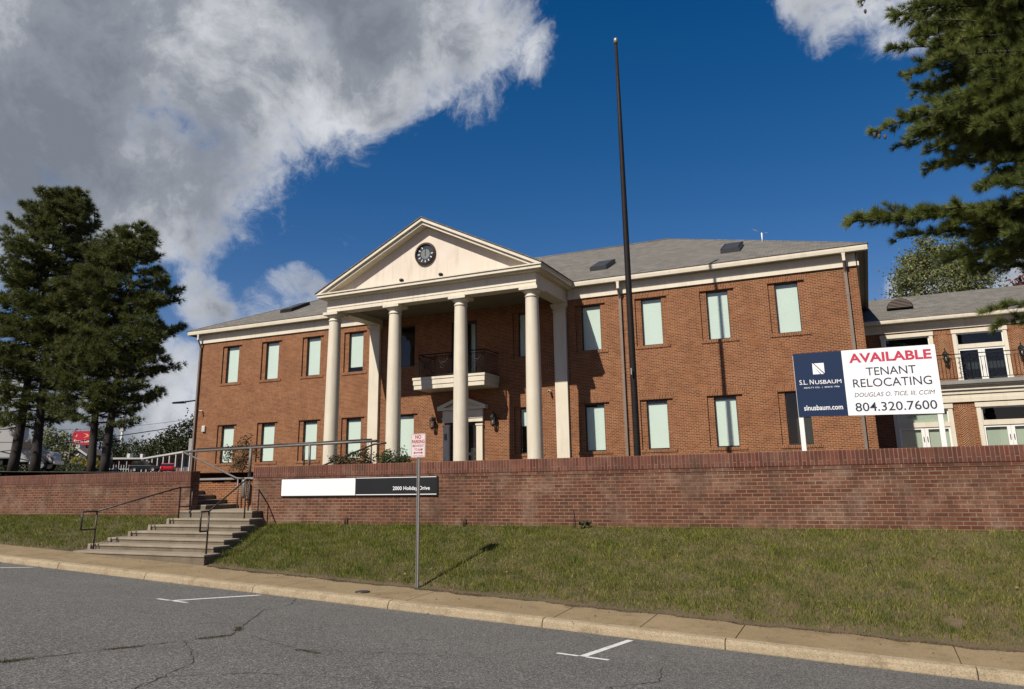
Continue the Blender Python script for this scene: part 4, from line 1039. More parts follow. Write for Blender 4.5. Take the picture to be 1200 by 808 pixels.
# floodlights on the cornice
for i, (x, lab) in enumerate(((-18.42, "small black floodlight on the portico cornice, left of the clock"), (-16.36, "small black floodlight on the portico cornice, below and right of the clock"))):
    e = empty("floodlight", (x, 28.1, 8.87), lab, "light", "floodlights on the cornice")
    mb = MB(); mb.box(x-0.02, x+0.02, 28.08, 28.12, 8.862, 8.96); mb.build("bracket", MT['iron'], e)
    mb = MB(); mb.lathe([(0.0,-0.10),(0.07,-0.10),(0.095,0.02),(0.08,0.08),(0,0.10)], (x,28.1,9.02), 12, 'y'); mb.build("lamp_head", MT['iron'], e)

# wall lanterns (one prototype, copied)
def make_lantern(x, y, z, label, cat, group):
    e = empty("wall_lantern", (x, y, z), label, cat, group); yl = y-0.24
    mb = MB(); mb.box(x-0.05, x+0.05, y-0.03, y-0.003, z-0.10, z+0.25); mb.tube([(x,y-0.03,z+0.12),(x,y-0.10,z+0.30),(x,yl+0.03,z+0.40),(x,yl,z+0.34),(x,yl,z+0.26)], 0.013, 6); mb.build("bracket", MT['iron'], e)
    mb = MB(); mb.lathe([(0.012,0.28),(0.03,0.25),(0.055,0.22),(0.15,0.10),(0.155,0.07),(0.14,0.07)], (x,yl,z), 6, smooth=False); mb.lathe([(0.105,-0.24),(0.11,-0.28),(0.05,-0.32),(0.02,-0.36),(0,-0.37)], (x,yl,z), 6, smooth=False)
    for k in range(6):
        a = 2*math.pi*k/6; mb.bar((x+0.135*math.cos(a),yl+0.135*math.sin(a),z+0.08),(x+0.10*math.cos(a),yl+0.10*math.sin(a),z-0.26), 0.014)
    mb.build("lantern_frame", MT['iron'], e)
    mb = MB(); mb.lathe([(0.13,0.07),(0.098,-0.25)], (x,yl,z), 6, smooth=False); mb.build("glass", MT['lampglass'], e)
    mb = MB(); mb.tube([(x,yl,z-0.24),(x,yl,z-0.06)], 0.02, 8); mb.build("candle_tube", MT['white'], e)
    return e
l1 = make_lantern(-18.93, BY, 2.86, "black wall lantern left of the cream entrance surround", "lantern", "wall lanterns on the brick walls")
l2 = copy_tree(l1); l2.location = (-15.66, BY, 2.86); l2['label'] = "black wall lantern right of the cream entrance surround"
l3 = copy_tree(l1); l3.location = (3.95, 42.0, 5.62); l3['label'] = "black wall lantern beside the upper french doors of the wing, partly behind the realty sign"
l4 = copy_tree(l1); l4.location = (7.08, 42.0, 5.66); l4['label'] = "black wall lantern on the wing at the right edge of the photo"

# cameras, box, antenna
for x, z, lab in ((-34.30, 4.19, "small white security camera high on the left brick corner"), (-12.84, 3.98, "small white security camera between the right column and pilaster")):
    e = empty("security_camera", (x, BY, z), lab, "camera", "security cameras on the facade")
    mb = MB(); mb.tube([(x,BY-0.003,z+0.04),(x,BY-0.10,z+0.03)], 0.03, 8); mb.build("mount", MT['white'], e)
    mb = MB(); mb.lathe([(0,-0.20),(0.05,-0.20),(0.055,-0.02),(0.05,0.0),(0,0.0)], (x+0.03,BY-0.08,z), 12, 'y'); mb.build("camera_body", MT['white'], e)
    mb = MB(); mb.lathe([(0,-0.008),(0.04,-0.008)], (x+0.03,BY-0.279,z), 12, 'y', False); mb.build("lens", MT['iron'], e)
e = empty("junction_box", (-34.05, BY, 3.2), "pale rectangular box fixed on the brick beside the left downspout", "box")
mb = MB(); mb.box(-34.17, -33.93, BY-0.11, BY-0.003, 3.03, 3.37); mb.build("housing", MT['cream'], e, bevel=0.02)
mb = MB(); mb.box(-34.14, -33.96, BY-0.118, BY-0.111, 3.08, 3.32); mb.build("cover", MT['housewhite'], e)
ax, ay = -3.40, 35.75; az = rz(35.75)
e = empty("roof_antenna", (ax, ay, az), "small white branched antenna on the right roof hip", "antenna")
mb = MB(); mb.tube([(ax,ay,az-0.1),(ax,ay,az+0.42)], 0.03, 8); mb.build("mast", MT['white'], e)
mb = MB(); mb.tube([(ax,ay,az+0.36),(ax-0.25,ay,az+0.58),(ax-0.42,ay,az+0.66)], 0.011, 6); mb.tube([(ax,ay,az+0.36),(ax+0.22,ay,az+0.40),(ax+0.42,ay,az+0.30)], 0.009, 6); mb.build("arm", MT['galv'], e)

# ------------------------------------------------------------------ wing
LY, UY = 37.5, 42.0; WX1 = 18.0
W = empty("brick_wing", (6.0, LY, 0.42), "lower brick wing with cream french doors and iron balcony, right of the main building", "building")
lw = [(1.20, 3.50), (4.38, 6.67), (7.55, 9.84), (10.7, 13.0)]; uw = [(1.22, 3.53), (4.36, 6.64), (7.47, 9.76), (10.6, 12.9)]
mb = MB(); mb.wall(BX1+0.003, WX1, 0.2, 3.06, LY, [(a+0.05, b-0.05, 0.2, 2.93) for a, b in lw], 0.2); mb.wall(BX1+0.003, WX1, 3.7, 7.0, UY, [(a+0.05, b-0.05, 3.85, 6.88) for a, b in uw], 0.2)
mb.face([(WX1,LY,0.2),(WX1,UY+9,0.2),(WX1,UY+9,3.06),(WX1,LY,3.06)]); mb.face([(WX1,UY,3),(WX1,UY+9,3),(WX1,UY+9,7),(WX1,UY,7)])
mb.build("wall", MT['brick'], W)
# herringbone panels in the piers, proud of the wall by a few millimetres
def chevron(xa, xb, z0, z1, y):
    mb = MB(); xm = (xa+xb)/2; k = 1.0
    for a, b, sg in ((xa, xm-0.002, 1), (xm+0.002, xb, -1)):
        P = [(a,y,z0),(b,y,z0),(b,y,z1),(a,y,z1)]
        mb.face(P, [((p[0]-xm)*1.414, (p[2]-sg*(p[0]-xm)*0.9)) for p in P])
    for a in (xa-0.012, xb): mb.box(a, a+0.012, y-0.002, y+0.006, z0, z1)
    return mb
mb_s = MB()
piers_l = [(3.52, 4.36), (6.69, 7.53), (9.86, 10.68)]; piers_u = [(3.55, 4.34), (6.66, 7.45), (9.78, 10.58)]
for (a, b), y, z0, z1 in [(p, LY-0.008, 0.45, 2.82) for p in piers_l] + [(p, UY-0.008, 3.95, 6.70) for p in piers_u]:
    c_ = (a+b)/2; chevron(c_-0.20, c_+0.20, z0, z1, y).build("herringbone_panel", MT['brick_chevron'], W)
    mb = MB(); mb.box(a, b, y-0.004, y+0.006, z1+0.004, z1+0.20, swap=True); mb.build("soldier_course", MT['brick'], W)
mb = MB(); mb.box(BX1+0.005, WX1, LY-0.10, LY-0.001, 3.02, 3.20); mb.box(BX1+0.005, WX1, LY-0.07, LY-0.001, 3.202, 3.36); mb.box(BX1+0.005, WX1, LY-0.12, LY-0.001, 3.362, 3.52); mb.build("entablature", MT['cream'], W)
mb = MB(); mb.box(BX1+0.005, WX1, LY-0.32, LY-0.05, 3.70, 3.76); mb.box(BX1+0.005, WX1, LY-0.20, LY, 3.522, 3.698); mb.build("balcony_fascia", MT['cream'], W)
mb = MB(); mb.box(BX1+0.005, WX1, LY-0.38, UY, 3.762, 3.92); mb.build("terrace_slab", MT['cap'], W)
def french_door(x0, x1, z0, z1, y, sage, trans):
    """casing > doors with panes, transom"""
    mb = MB(); c = 0.17
    mb.box(x0, x0+c, y-0.06, y+0.1, z0, z1-0.19); mb.box(x1-c, x1, y-0.06, y+0.1, z0, z1-0.19); mb.box(x0-0.03, x1+0.03, y-0.09, y+0.1, z1-0.188, z1); mb.box(x0+c, x1-c, y-0.02, y+0.12, z1-0.95, z1-0.74)
    w = mb.build("french_door_casing", MT['cream'], W)
    mb = MB(); fx0, fx1 = x0+c, x1-c; t = 0.07
    mb.box(fx0, fx0+t, y+0.02, y+0.09, z0, z1-0.952); mb.box(fx1-t, fx1, y+0.02, y+0.09, z0, z1-0.952); xm = (x0+x1)/2
    mb.box(xm-0.14, xm-0.004, y+0.02, y+0.09, z0, z1-0.952); mb.box(xm+0.004, xm+0.14, y+0.02, y+0.09, z0, z1-0.952)
    for a, b in ((fx0+t, xm-0.14), (xm+0.14, fx1-t)): mb.box(a, b, y+0.02, y+0.09, z1-1.04, z1-0.952); mb.box(a, b, y+0.02, y+0.09, z0, z0+0.25)
    mb.box(fx0, fx0+0.045, y+0.02, y+0.09, z1-0.738, z1-0.19); mb.box(fx1-0.045, fx1, y+0.02, y+0.09, z1-0.738, z1-0.19); mb.box(fx0+0.045, fx1-0.045, y+0.02, y+0.09, z1-0.245, z1-0.19)
    mb.build("door_leaf", MT['white'], w)
    mb = MB(); mb.sheet(fx0+t, fx1-t, y+0.05, z0+0.25, z1-1.04); mb.sheet(fx0+0.045, fx1-0.045, y+0.05, z1-0.74, z1-0.245); mb.build("pane", MT['glass'], w)
    if sage:
        mb = MB(); mb.box(fx0+0.01, fx1-0.01, y+0.14, y+0.145, z0, z1-0.95); mb.build("curtain", MT['blind2'], w)
        if trans:
            mb = MB(); mb.box(fx0+0.01, fx1-0.01, y+0.14, y+0.145, z1-0.75, z1-0.19); mb.build("curtain", MT['blind2'], w)
    mb = MB(); mb.tube([(xm-0.07,y-0.02,z0+1.0),(xm-0.07,y-0.02,z0+1.2)], 0.015, 6); mb.tube([(xm+0.07,y-0.02,z0+1.0),(xm+0.07,y-0.02,z0+1.2)], 0.015, 6); mb.build("handle", MT['iron'], w)
for i, (a, b) in enumerate(lw): french_door(a, b, 0.42, 2.97, LY, True, i == 0)
for i, (a, b) in enumerate(uw): french_door(a, b, 3.92, 6.90, UY, False, False)
mb = MB(); mb.box(BX1+0.5, WX1-0.3, LY+1.2, LY+1.25, 0.4, 3.0); mb.box(BX1+0.5, WX1-0.3, UY+1.2, UY+1.25, 3.9, 6.9); mb.build("unlit_room_backing", MT['darkroom'], W)  # dark sheets added in place of unlit rooms behind the wing doors
mb = MB(); ryz = LY-0.22
mb.tube([(BX1+0.3,ryz,5.06),(WX1,ryz,5.06)], 0.022, 6); mb.tube([(BX1+0.3,ryz,4.90),(WX1,ryz,4.90)], 0.014, 6); mb.tube([(BX1+0.3,ryz,4.02),(WX1,ryz,4.02)], 0.016, 6)
k = 0; x = 0.9
while x < 14:
    ph = (x-0.9) % 3.05
    if ph < 0.02 or abs(ph-0.42) < 0.07: mb.bar((x,ryz,3.92),(x,ryz,5.06), 0.035)
    else: mb.bar((x,ryz,4.02),(x,ryz,4.90), 0.016)
    x += 0.135
for xa in (0.9+3.05*j for j in range(4)):
    for q in range(4):
        za, zb_ = 4.02+0.22*q, 4.24+0.22*q
        mb.bar((xa,ryz,za),(xa+0.42,ryz,zb_), 0.014); mb.bar((xa+0.42,ryz,za),(xa,ryz,zb_), 0.014)
mb.build("terrace_railing", MT['iron'], W)
mb = MB(); mb.box(BX1+0.11, WX1, UY-0.08, UY+0.1, 6.98, 7.13); mb.box(BX1+0.11, WX1, UY-0.04, UY+0.1, 7.132, 7.42); mb.build("frieze", MT['cream'], W)
mb = MB(); gy = UY-0.50; mb.prismx([(gy+0.10,7.40),(gy+0.015,7.42),(gy,7.5),(gy,7.60),(gy+0.13,7.595),(gy+0.13,7.40)], BX1+0.11, WX1+0.3); mb.box(BX1+0.11, WX1+0.3, gy+0.131, UY-0.04, 7.43, 7.46); mb.build("gutter", MT['cream'], W)
mb = MB(); wy, wz = 46.2, 9.66; P = [(BX1+0.02,gy-0.02,7.60),(WX1+0.4,gy-0.02,7.60),(WX1+0.4,wy,wz),(BX1+0.02,wy,wz)]; mb.face(P); mb.face([(BX1+0.02,wy,wz),(WX1+0.4,wy,wz),(WX1+0.4,51,7.6),(BX1+0.02,51,7.6)]); mb.face([(WX1+0.4,gy,7.6),(WX1+0.4,51,7.6),(WX1+0.4,wy,wz)])
wr = mb.build("roof", MT['shingle'], W)
vx, vy = 2.35, 43.6; vz = 7.60+(vy-gy)*(wz-7.6)/(wy-gy)
mb = MB(); mb.prism([(vx+0.62*math.cos(a), vz-0.05+0.52*math.sin(a)) for a in np.linspace(0, math.pi, 17)], vy-0.42, vy+1.2); v_ = mb.build("eyebrow_vent", MT['pole'], wr)
mb = MB()
for k in range(6):
    zz = vz+0.0+0.075*k; hw = 0.60*math.sqrt(max(0.02, 1-((zz-vz+0.05)/0.52)**2))-0.03; mb.box(vx-hw, vx+hw, vy-0.455, vy-0.422, zz, zz+0.03)
mb.build("louvre", MT['spout'], v_)

# ------------------------------------------------------------------ foliage builders
def unit(n):
    v = rng.normal(size=(n, 3)); return v/np.linalg.norm(v, axis=1)[:, None]
def tufts(C, A, K, ln, wd, spread=0.8, droop=0.0):
    """K slim needles per tuft centre C pointing around axis A"""
    n = len(C); c = np.repeat(C, K, 0); a = np.repeat(A, K, 0)
    d = a*1.0 + unit(n*K)*spread; d[:, 2] -= droop; d /= np.linalg.norm(d, axis=1)[:, None]
    s = np.cross(d, unit(n*K)); s /= np.linalg.norm(s, axis=1)[:, None]+1e-9
    L_ = (ln*rng.uniform(0.65, 1.2, n*K))[:, None]; w_ = (wd*rng.uniform(0.7, 1.3, n*K))[:, None]
    V = np.empty((n*K, 3, 3)); V[:,0] = c - s*w_; V[:,1] = c + s*w_; V[:,2] = c + d*L_
    return V.reshape(-1, 3), np.arange(n*K*3).reshape(-1, 3)
def leaves(C, size, flat=0.0):
    n = len(C); a = unit(n); b = np.cross(a, unit(n)); b /= np.linalg.norm(b, axis=1)[:, None]+1e-9
    s = (size*rng.uniform(0.6, 1.3, n))[:, None]
    V = np.empty((n, 4, 3)); V[:,0] = C-a*s; V[:,1] = C+b*s*0.55; V[:,2] = C+a*s; V[:,3] = C-b*s*0.55
    return V.reshape(-1, 3), np.arange(n*4).reshape(-1, 4)

def pine(label, base, top, lean, branches, prof, seed, r0=0.32, K=20, ln=0.30, wd=0.016, whorl=0.55, crown0=0.25):
    r_ = random.Random(seed)
    e = empty("pine_tree", base, label, "tree", "tall pines beyond the left wall")
    bx, by_, bz = base; H = top-bz
    def ax(t): return Vector((bx+lean[0]*t+0.10*math.sin(t*7+seed), by_+lean[1]*t, bz-0.3+H*t))
    mb = MB(); mb.tube([ax(t) for t in np.linspace(0, 0.97, 16)], r0, 10, r1=0.03); mb.build("trunk", MT['bark'], e)
    lm = MB(); C = []; A = []
    t = crown0
    while t < 0.985:
        n = r_.randint(3, 5); a0 = r_.uniform(0, 6.28)
        for k in range(n):
            a = a0+6.28*k/n+r_.uniform(-.4, .4); L = prof(t, a)*r_.uniform(0.65, 1.12)
            if L < 0.2: continue
            p0 = ax(t); rise = r_.uniform(-0.05, 0.28)+0.25*(t > 0.8)
            pts = []
            for q in np.linspace(0, 1, 6):
                pts.append(p0+Vector((math.cos(a)*L*q, math.sin(a)*L*q, L*(rise*q - 0.10*math.sin(q*3.14) ))))
            lm.tube(pts, 0.035+0.012*L, 5, r1=0.008)
            nt = int((8+L*6.5)*(0.58 if t < 0.36 else 0.9 if t < 0.55 else 1.05))
            for j in range(nt):
                q = 0.30+0.70*(r_.random()**0.75); i = min(4, int(q*5)); f = q*5-i
                p = pts[i].lerp(pts[i+1], f); w = (0.22+0.28*L*0.35)*(1.15-0.6*q)
                side = r_.uniform(-1, 1)
                off = Vector((-math.sin(a)*side*w*2.0, math.cos(a)*side*w*2.0, r_.gauss(0.06, 0.10)))
                c_ = p+off; dd = (Vector((math.cos(a), math.sin(a), 0.35))+off.normalized()*0.7).normalized()
                for m_ in range(r_.randint(2, 4)):
                    C.append(c_+Vector((r_.gauss(0, .14), r_.gauss(0, .14), r_.gauss(0, .05)))); A.append(dd)
        t += whorl/H*r_.uniform(0.7, 1.35)
    lm.build("limbs", MT['bark'], e)
    V, F = tufts(np.array([c[:] for c in C]), np.array([c[:] for c in A]), K, ln, wd, 0.9)
    arr_mesh("crown", V, F, MT['pine'], e, base)
    return e
gz = lambda x: z_terr(x, 30)
def pr(Rm, lop=0.0, la=0.0):
    return lambda t, a: (Rm+lop*max(0, math.cos(a-la)))*min(1.0, math.sqrt(max(0.0, 1-t)*3.6)+0.05)*(0.72+0.28*min(1, (t-0.1)*3.5))
KP = dict(ln=0.42, wd=0.018, whorl=0.66, K=22)
pine("tall dark pine at the left edge with its trunk leaning right", (-59.4, 37.4, gz(-59)), 23.3, (1.3, 0.3), None, pr(4.7), 1, 0.40, crown0=0.17, **KP)
pine("tallest dark pine, upright, just behind the white truck's cab", (-56.0, 36.9, gz(-56)), 24.0, (-1.1, 0.5), None, pr(4.0), 2, 0.38, crown0=0.19, **KP)
pine("left one of the twin pines before the red motel sign", (-49.9, 37.0, gz(-50)), 18.4, (-0.7, 0.2), None, pr(3.5), 3, 0.31, crown0=0.25, **KP)
pine("right one of the twin pines, trunk leaning right, lowest branch reaching towards the building", (-48.0, 36.6, gz(-48)), 18.9, (0.3, 0.4), None, pr(3.2, 0.8, -0.1), 4, 0.33, crown0=0.21, **KP)

# near pine on the right: trunk outside the frame, long branches reaching in
def near_pine():
    r_ = random.Random(21)
    base = (7.0, 20.6, 0.42)
    e = empty("pine_tree", base, "large near pine on the right whose long needled branches overhang the wing", "tree")
    mb = MB(); mb.tube([(7.0+0.1*math.sin(z*.6), 20.6, z) for z in np.linspace(0.2, 18, 16)], 0.30, 12, r1=0.06); mb.build("trunk", MT['bark'], e)
    lm = MB(); C = []; A = []
    def branch(tip, droop=0.25, z0=None, dense=1.0, tw=0.75, y0=20.6, thick=1.0, spreadz=0.16, q0=0.14):
        tip = Vector(tip); s = Vector((7.0, y0, z0 if z0 is not None else tip.z+0.4)); d = tip-s; L = d.length
        pts = [s+d*q+Vector((0, 0.18*math.sin(q*5+tip.z), -droop*math.sin(q*3.14)+0.08*math.sin(q*9))) for q in np.linspace(0, 1, 9)]
        lm.tube(pts, 0.055, 6, r1=0.010)
        nt = int(L*9.5*dense)
        for j in range(nt):
            q = q0+(1-q0)*(j+r_.random())/nt; i = min(7, int(q*8)); p = pts[i].lerp(pts[i+1], q*8-i)
            dn = d.normalized(); side = Vector((-dn.y, dn.x, 0)).normalized()*r_.choice((-1, 1))
            tl = tw*r_.uniform(0.35, 1.0)*(1.12-0.75*q**2)*thick
            td = (dn*r_.uniform(0.5, 1.1)+side*r_.uniform(0.2, 1.0)+Vector((0, 0, r_.gauss(0.05, spreadz*2)))).normalized()
            lm.tube([p, p+td*tl*0.6, p+td*tl+Vector((0, 0, 0.08*tl))], 0.010, 4, r1=0.005)
            m_ = max(4, int(tl/0.048))
            for k in range(m_):
                f = 0.18+0.82*(k+r_.random())/m_
                C.append(p+td*tl*f+Vector((r_.gauss(0, .02), r_.gauss(0, .02), r_.gauss(0, .02)))); A.append((td+Vector((0, 0, 0.35))).normalized())
        C.append(tip); A.append(d.normalized())
    branch((0.20, 20.0, 6.15), 0.10, 6.45, 1.5, 0.85); branch((0.75, 20.3, 6.2), 0.05, 6.5, 1.3, 0.75)
    branch((1.25, 20.5, 5.72), 0.05, 6.0, 1.0, 0.65)
    branch((1.60, 19.6, 6.00), 0.0, 6.3, 1.0, 0.6)
    branch((1.02, 20.1, 8.65), -0.1, 8.9, 1.2, 0.8); branch((1.9, 19.8, 8.15), -0.05, 8.4, 1.1, 0.8); branch((2.2, 20.4, 9.1), 0.0, 9.4, 1.1, 0.9); branch((2.0, 20.3, 10.1), 0.0, 10.3, 1.1, 0.9); branch((2.0, 20.0, 11.5), 0.0, 11.8, 1.1, 0.9)
    branch((1.7, 20.8, 8.4), 0.0, 8.7, 1.0, 0.8)
    branch((1.66, 20.1, 10.75), 0.1, 10.4, 0.9, 0.7)
    branch((1.20, 20.0, 12.15), 0.0, 12.6, 0.7, 0.45)
    branch((2.75, 20.2, 7.45), 0.1, 7.9, 0.8, 0.6)
    branch((2.25, 20.4, 5.05), 0.05, 5.5, 1.0, 0.7)
    branch((2.85, 19.8, 3.62), 0.05, 4.3, 1.0, 0.55)
    branch((3.05, 20.4, 3.35), 0.0, 4.0, 0.9, 0.5)
    for k in range(100):
        z = r_.uniform(4.9, 14.5)
        if 6.55 < z < 7.4 and r_.random() < 0.75: z += 1.2
        lim = 2.35 if z > 7.5 else (2.5 if z < 5.6 else 2.3)
        lim += 0.45*math.sin(z*2.3)+0.35*math.sin(z*5.1)
        if 6.5 < z < 8.0: lim = max(lim, 2.95)
        if z > 9.6: lim += 0.15
        branch((lim+abs(r_.gauss(0, 0.7)), r_.uniform(18.6, 23.4), z), r_.uniform(-0.1, 0.25), z+r_.uniform(-0.2, 0.5), 0.85, 0.85, q0=0.25)
    lm.build("limbs", MT['bark'], e)
    V, F = tufts(np.array([c[:] for c in C]), np.array([c[:] for c in A]), 42, 0.205, 0.0045, 0.80)
    arr_mesh("crown", V, F, MT['pine2'], e, base)
    # cones at branch tips
    for p in ((0.75, 20.0, 6.38), (1.15, 20.1, 8.50), (1.28, 20.1, 8.46), (1.22, 20.0, 12.02), (1.05, 20.05, 8.55)):
        mb = MB(); mb.lathe([(0,0.0),(0.030,-0.02),(0.038,-0.06),(0.028,-0.11),(0,-0.15)], p, 8); mb.build("pine_cone", MT['bark2'], e)
near_pine()

def broadleaf(name, label, base, blobs, n, size, mat, trunk_r=0.2, cat="tree", group=None, bark='bark2', trunk_top=None):
    e = empty(name, base, label, cat, group)
    C = []
    vol = np.array([b[3]*b[3]*b[4] for b in blobs]); vol = vol/vol.sum()
    for b, w in zip(blobs, vol):
        k = int(n*w); u = unit(k); r = rng.uniform(0.45, 1.05, k)**0.5
        # ragged: keep leaves in random sub-clumps
        sub = unit(max(6, k//55))*rng.uniform(0.5, 1.0, max(6, k//55))[:, None]
        ci = rng.integers(0, len(sub), k)
        q = sub[ci] + rng.normal(0, 0.17, (k, 3))
        C.append(np.array(b[:3]) + q*np.array([b[3], b[3], b[4]]))
    C = np.concatenate(C)
    V, F = leaves(C, size)
    arr_mesh("crown", V, F, mat, e, base)
    tt = trunk_top if trunk_top else (blobs[0][0], blobs[0][1], blobs[0][2])
    mb = MB(); b0_ = Vector(base); t0 = Vector(tt)
    mb.tube([b0_-Vector((0,0,0.1)), b0_.lerp(t0, 0.5), t0], trunk_r, 8, r1=trunk_r*0.4)
    for b in blobs[1:]: mb.tube([b0_.lerp(t0, 0.6), Vector(b[:3])], trunk_r*0.35, 5, r1=trunk_r*0.1)
    mb.build("trunk" if cat == "tree" else "stems", MT[bark], e)
    return e
broadleaf("oak_tree", "grey green leafy tree rising behind the roof of the wing", (5.6, 56, 0.42), [(5.6,56,12.2,3.2,2.6),(4.2,56,13.6,1.3,1.4),(5.9,56,15.0,1.5,1.0),(7.3,56,13.0,1.4,1.5),(3.4,55.5,12.0,1.2,1.2),(4.9,56,14.5,1.3,1.2)], 17000, 0.095, MT['leaf'], 0.3)
broadleaf("maple_tree", "dark red leafy tree at the right edge behind the wing roof", (12.6, 62, 0.42), [(12.4,62,12.6,1.9,1.8),(11.6,62,12.2,1.0,1.1),(13.6,62,12.9,1.6,1.5)], 3500, 0.15, MT['leafred'], 0.2)
# shrubs
broadleaf("shrub", "reddish green sparse shrub behind the capped wall", (-19.9, 20.4, 0.42), [(-20.0,20.4,0.98,0.50,0.60),(-19.6,20.3,1.05,0.44,0.60),(-20.3,20.5,0.8,0.45,0.45)], 1600, 0.035, MT['shrubred'], 0.02, "shrub")
broadleaf("shrub", "dark spreading shrub with red tips, left of the round bush", (-14.0, 18.9, 0.40), [(-14.05,18.9,0.66,0.60,0.26),(-13.55,18.9,0.74,0.38,0.34),(-14.5,18.9,0.62,0.44,0.22)], 2200, 0.035, MT['shrubred'], 0.02, "shrub")
broadleaf("shrub", "small round clipped green bush peeking over the wall", (-12.0, 18.2, 0.40), [(-12.0,18.2,0.66,0.46,0.29)], 2200, 0.03, MT['shrub'], 0.02, "shrub")
broadleaf("weed", "small dark weed at the foot of the long retaining wall", (-6.15, 17.18, -1.08), [(-6.12,17.18,-0.98,0.13,0.08)], 140, 0.035, MT['shrub'], 0.006, "weed")
for x, z, lab in ((-12.94, -0.915, "short dark pipe stub at the wall foot under the black sign panel"), (-9.32, -0.955, "short dark pipe stub at the wall foot right of the no parking post")):
    tag(MB().tube([(x,17.22,-1.15),(x,17.22,z+0.04),(x+0.01,17.26,z+0.07)], 0.028, 8).build("pipe_stub", MT['rail'], None, (x,17.22,-1.10)), lab, "pipe", "pipe stubs at the wall foot")
o = MB().tube([(-6.40,17.22,-1.08),(-6.43,17.27,-0.68)], 0.009, 6).build("stake", MT['rail'], None, (-6.4,17.22,-1.08)); tag(o, "thin rusty stake leaning on the wall beside the weed", "stake")
mb = MB(); mb.lathe([(0,0.012),(0.14,0.012),(0.15,0.0),(0.15,-0.03)], (-9.3,13.0,z_side(-9.3)-0.022), 20); mb.build("utility_lid", MT['rail'], sw)

# ------------------------------------------------------------------ background on the left
def wheel(parent, x, y, z, r, w, dirv, name="wheel"):
    dx, dy = dirv   # axle direction
    mb = MB()
    ang = math.atan2(dy, dx)
    def L(p): return (x+p[0]*math.cos(ang)-p[1]*math.sin(ang), y+p[0]*math.sin(ang)+p[1]*math.cos(ang), z+p[2])
    def ring(prof, n=20):
        m_ = MB()
        m_.lathe(prof, (0,0,0), n, 'x')
        m_.v = [L(p) for p in m_.v]; return m_
    t = ring([(r*0.58,-w/2),(r*0.95,-w/2),(r,-w*0.35),(r,w*0.35),(r*0.95,w/2),(r*0.58,w/2)]).build(name, MT['rubber'], parent)
    ring([(0,-w*0.40),(r*0.25,-w*0.46),(r*0.5,-w*0.40),(r*0.6,-w*0.5),(r*0.6,w*0.5),(r*0.5,w*0.40),(0,w*0.42)]).build("rim", MT['steel'], t)
    return t
def local(parent_loc, ang):
    c, s = math.cos(ang), math.sin(ang)
    def f(mb):
        mb.v = [(parent_loc[0]+p[0]*c-p[1]*s, parent_loc[1]+p[0]*s+p[1]*c, parent_loc[2]+p[2]) for p in mb.v]; return mb
    return f
# white box truck, nose to the right
ta = R(36); tl_ = (-62.9, 40.6, z_terr(-62.9, 40)-0.02)
T = empty("box_truck", tl_, "white box truck parked behind the left pines with its nose to the right", "truck")
f = local(tl_, ta)
mb = MB(); mb.box(-6.6, -0.45, -1.2, 1.2, 1.05, 3.95); f(mb).build("cargo_box", MT['truck'], T)
mb = MB(); mb.box(-6.6, -0.45, -1.215, -1.201, 2.30, 2.36); mb.box(-6.6, -0.45, -1.22, -1.201, 1.05, 1.16); mb.box(-0.55, -0.43, -1.22, -1.201, 1.05, 3.95); f(mb).build("trim_rail", MT['galv'], T)
mb = MB(); mb.box(-6.6, 2.2, -0.5, 0.5, 0.60, 1.04); mb.box(-6.4, -1.2, -1.1, 1.1, 0.55, 1.04); f(mb).build("chassis", MT['rubber'], T)
mb = MB(); mb.prism([(-0.30,0.75),(1.05,0.75),(1.05,1.75),(0.72,2.45),(0.55,2.55),(-0.30,2.55)], -1.02, 1.02); f(mb).build("cab", MT['truck'], T, bevel=0.05)
mb = MB(); mb.prism([(-0.10,1.80),(0.82,1.80),(0.60,2.38),(-0.10,2.38)], -1.035, 1.035); f(mb).build("cab_window", MT['winblack'], T)
mb = MB(); mb.prism([(1.06,0.75),(1.06,1.72),(1.5,1.68),(2.2,1.50),(2.42,1.30),(2.45,0.75)], -0.85, 0.85); f(mb).build("bonnet", MT['truck'], T, bevel=0.08)
mb = MB(); arch = [(1.55+0.68*math.cos(a), 0.55+0.68*math.sin(a)) for a in np.linspace(math.pi, 0.15, 12)]; arch2 = [(1.55+0.85*math.cos(a), 0.58+0.82*math.sin(a)) for a in np.linspace(0.1, math.pi, 12)]
mb.prism(arch+arch2, -1.06, -0.86); mb.prism(arch+arch2, 0.86, 1.06); f(mb).build("mudguard", MT['truck'], T)
mb = MB(); mb.box(2.46, 2.58, -1.0, 1.0, 0.55, 0.85); f(mb).build("bumper", MT['steel'], T)
mb = MB(); mb.box(2.28, 2.46, -0.84, -0.55, 1.0, 1.2); f(mb).build("headlight", MT['steel'], T)
mb = MB(); mb.box(1.0, 1.08, -1.35, -1.15, 1.7, 2.2); mb.tube([(0.95,-1.0,2.0),(1.02,-1.2,2.0)], 0.02, 5); f(mb).build("mirror", MT['iron'], T)
for lx_, ly_ in ((1.55, -0.93), (1.55, 0.93), (-4.6, -0.9), (-4.6, 0.9)):
    p = (tl_[0]+lx_*math.cos(ta)-ly_*math.sin(ta), tl_[1]+lx_*math.sin(ta)+ly_*math.cos(ta), tl_[2]+0.5); wheel(T, p[0], p[1], p[2], 0.50, 0.28, (math.cos(ta+math.pi/2), math.sin(ta+math.pi/2)))
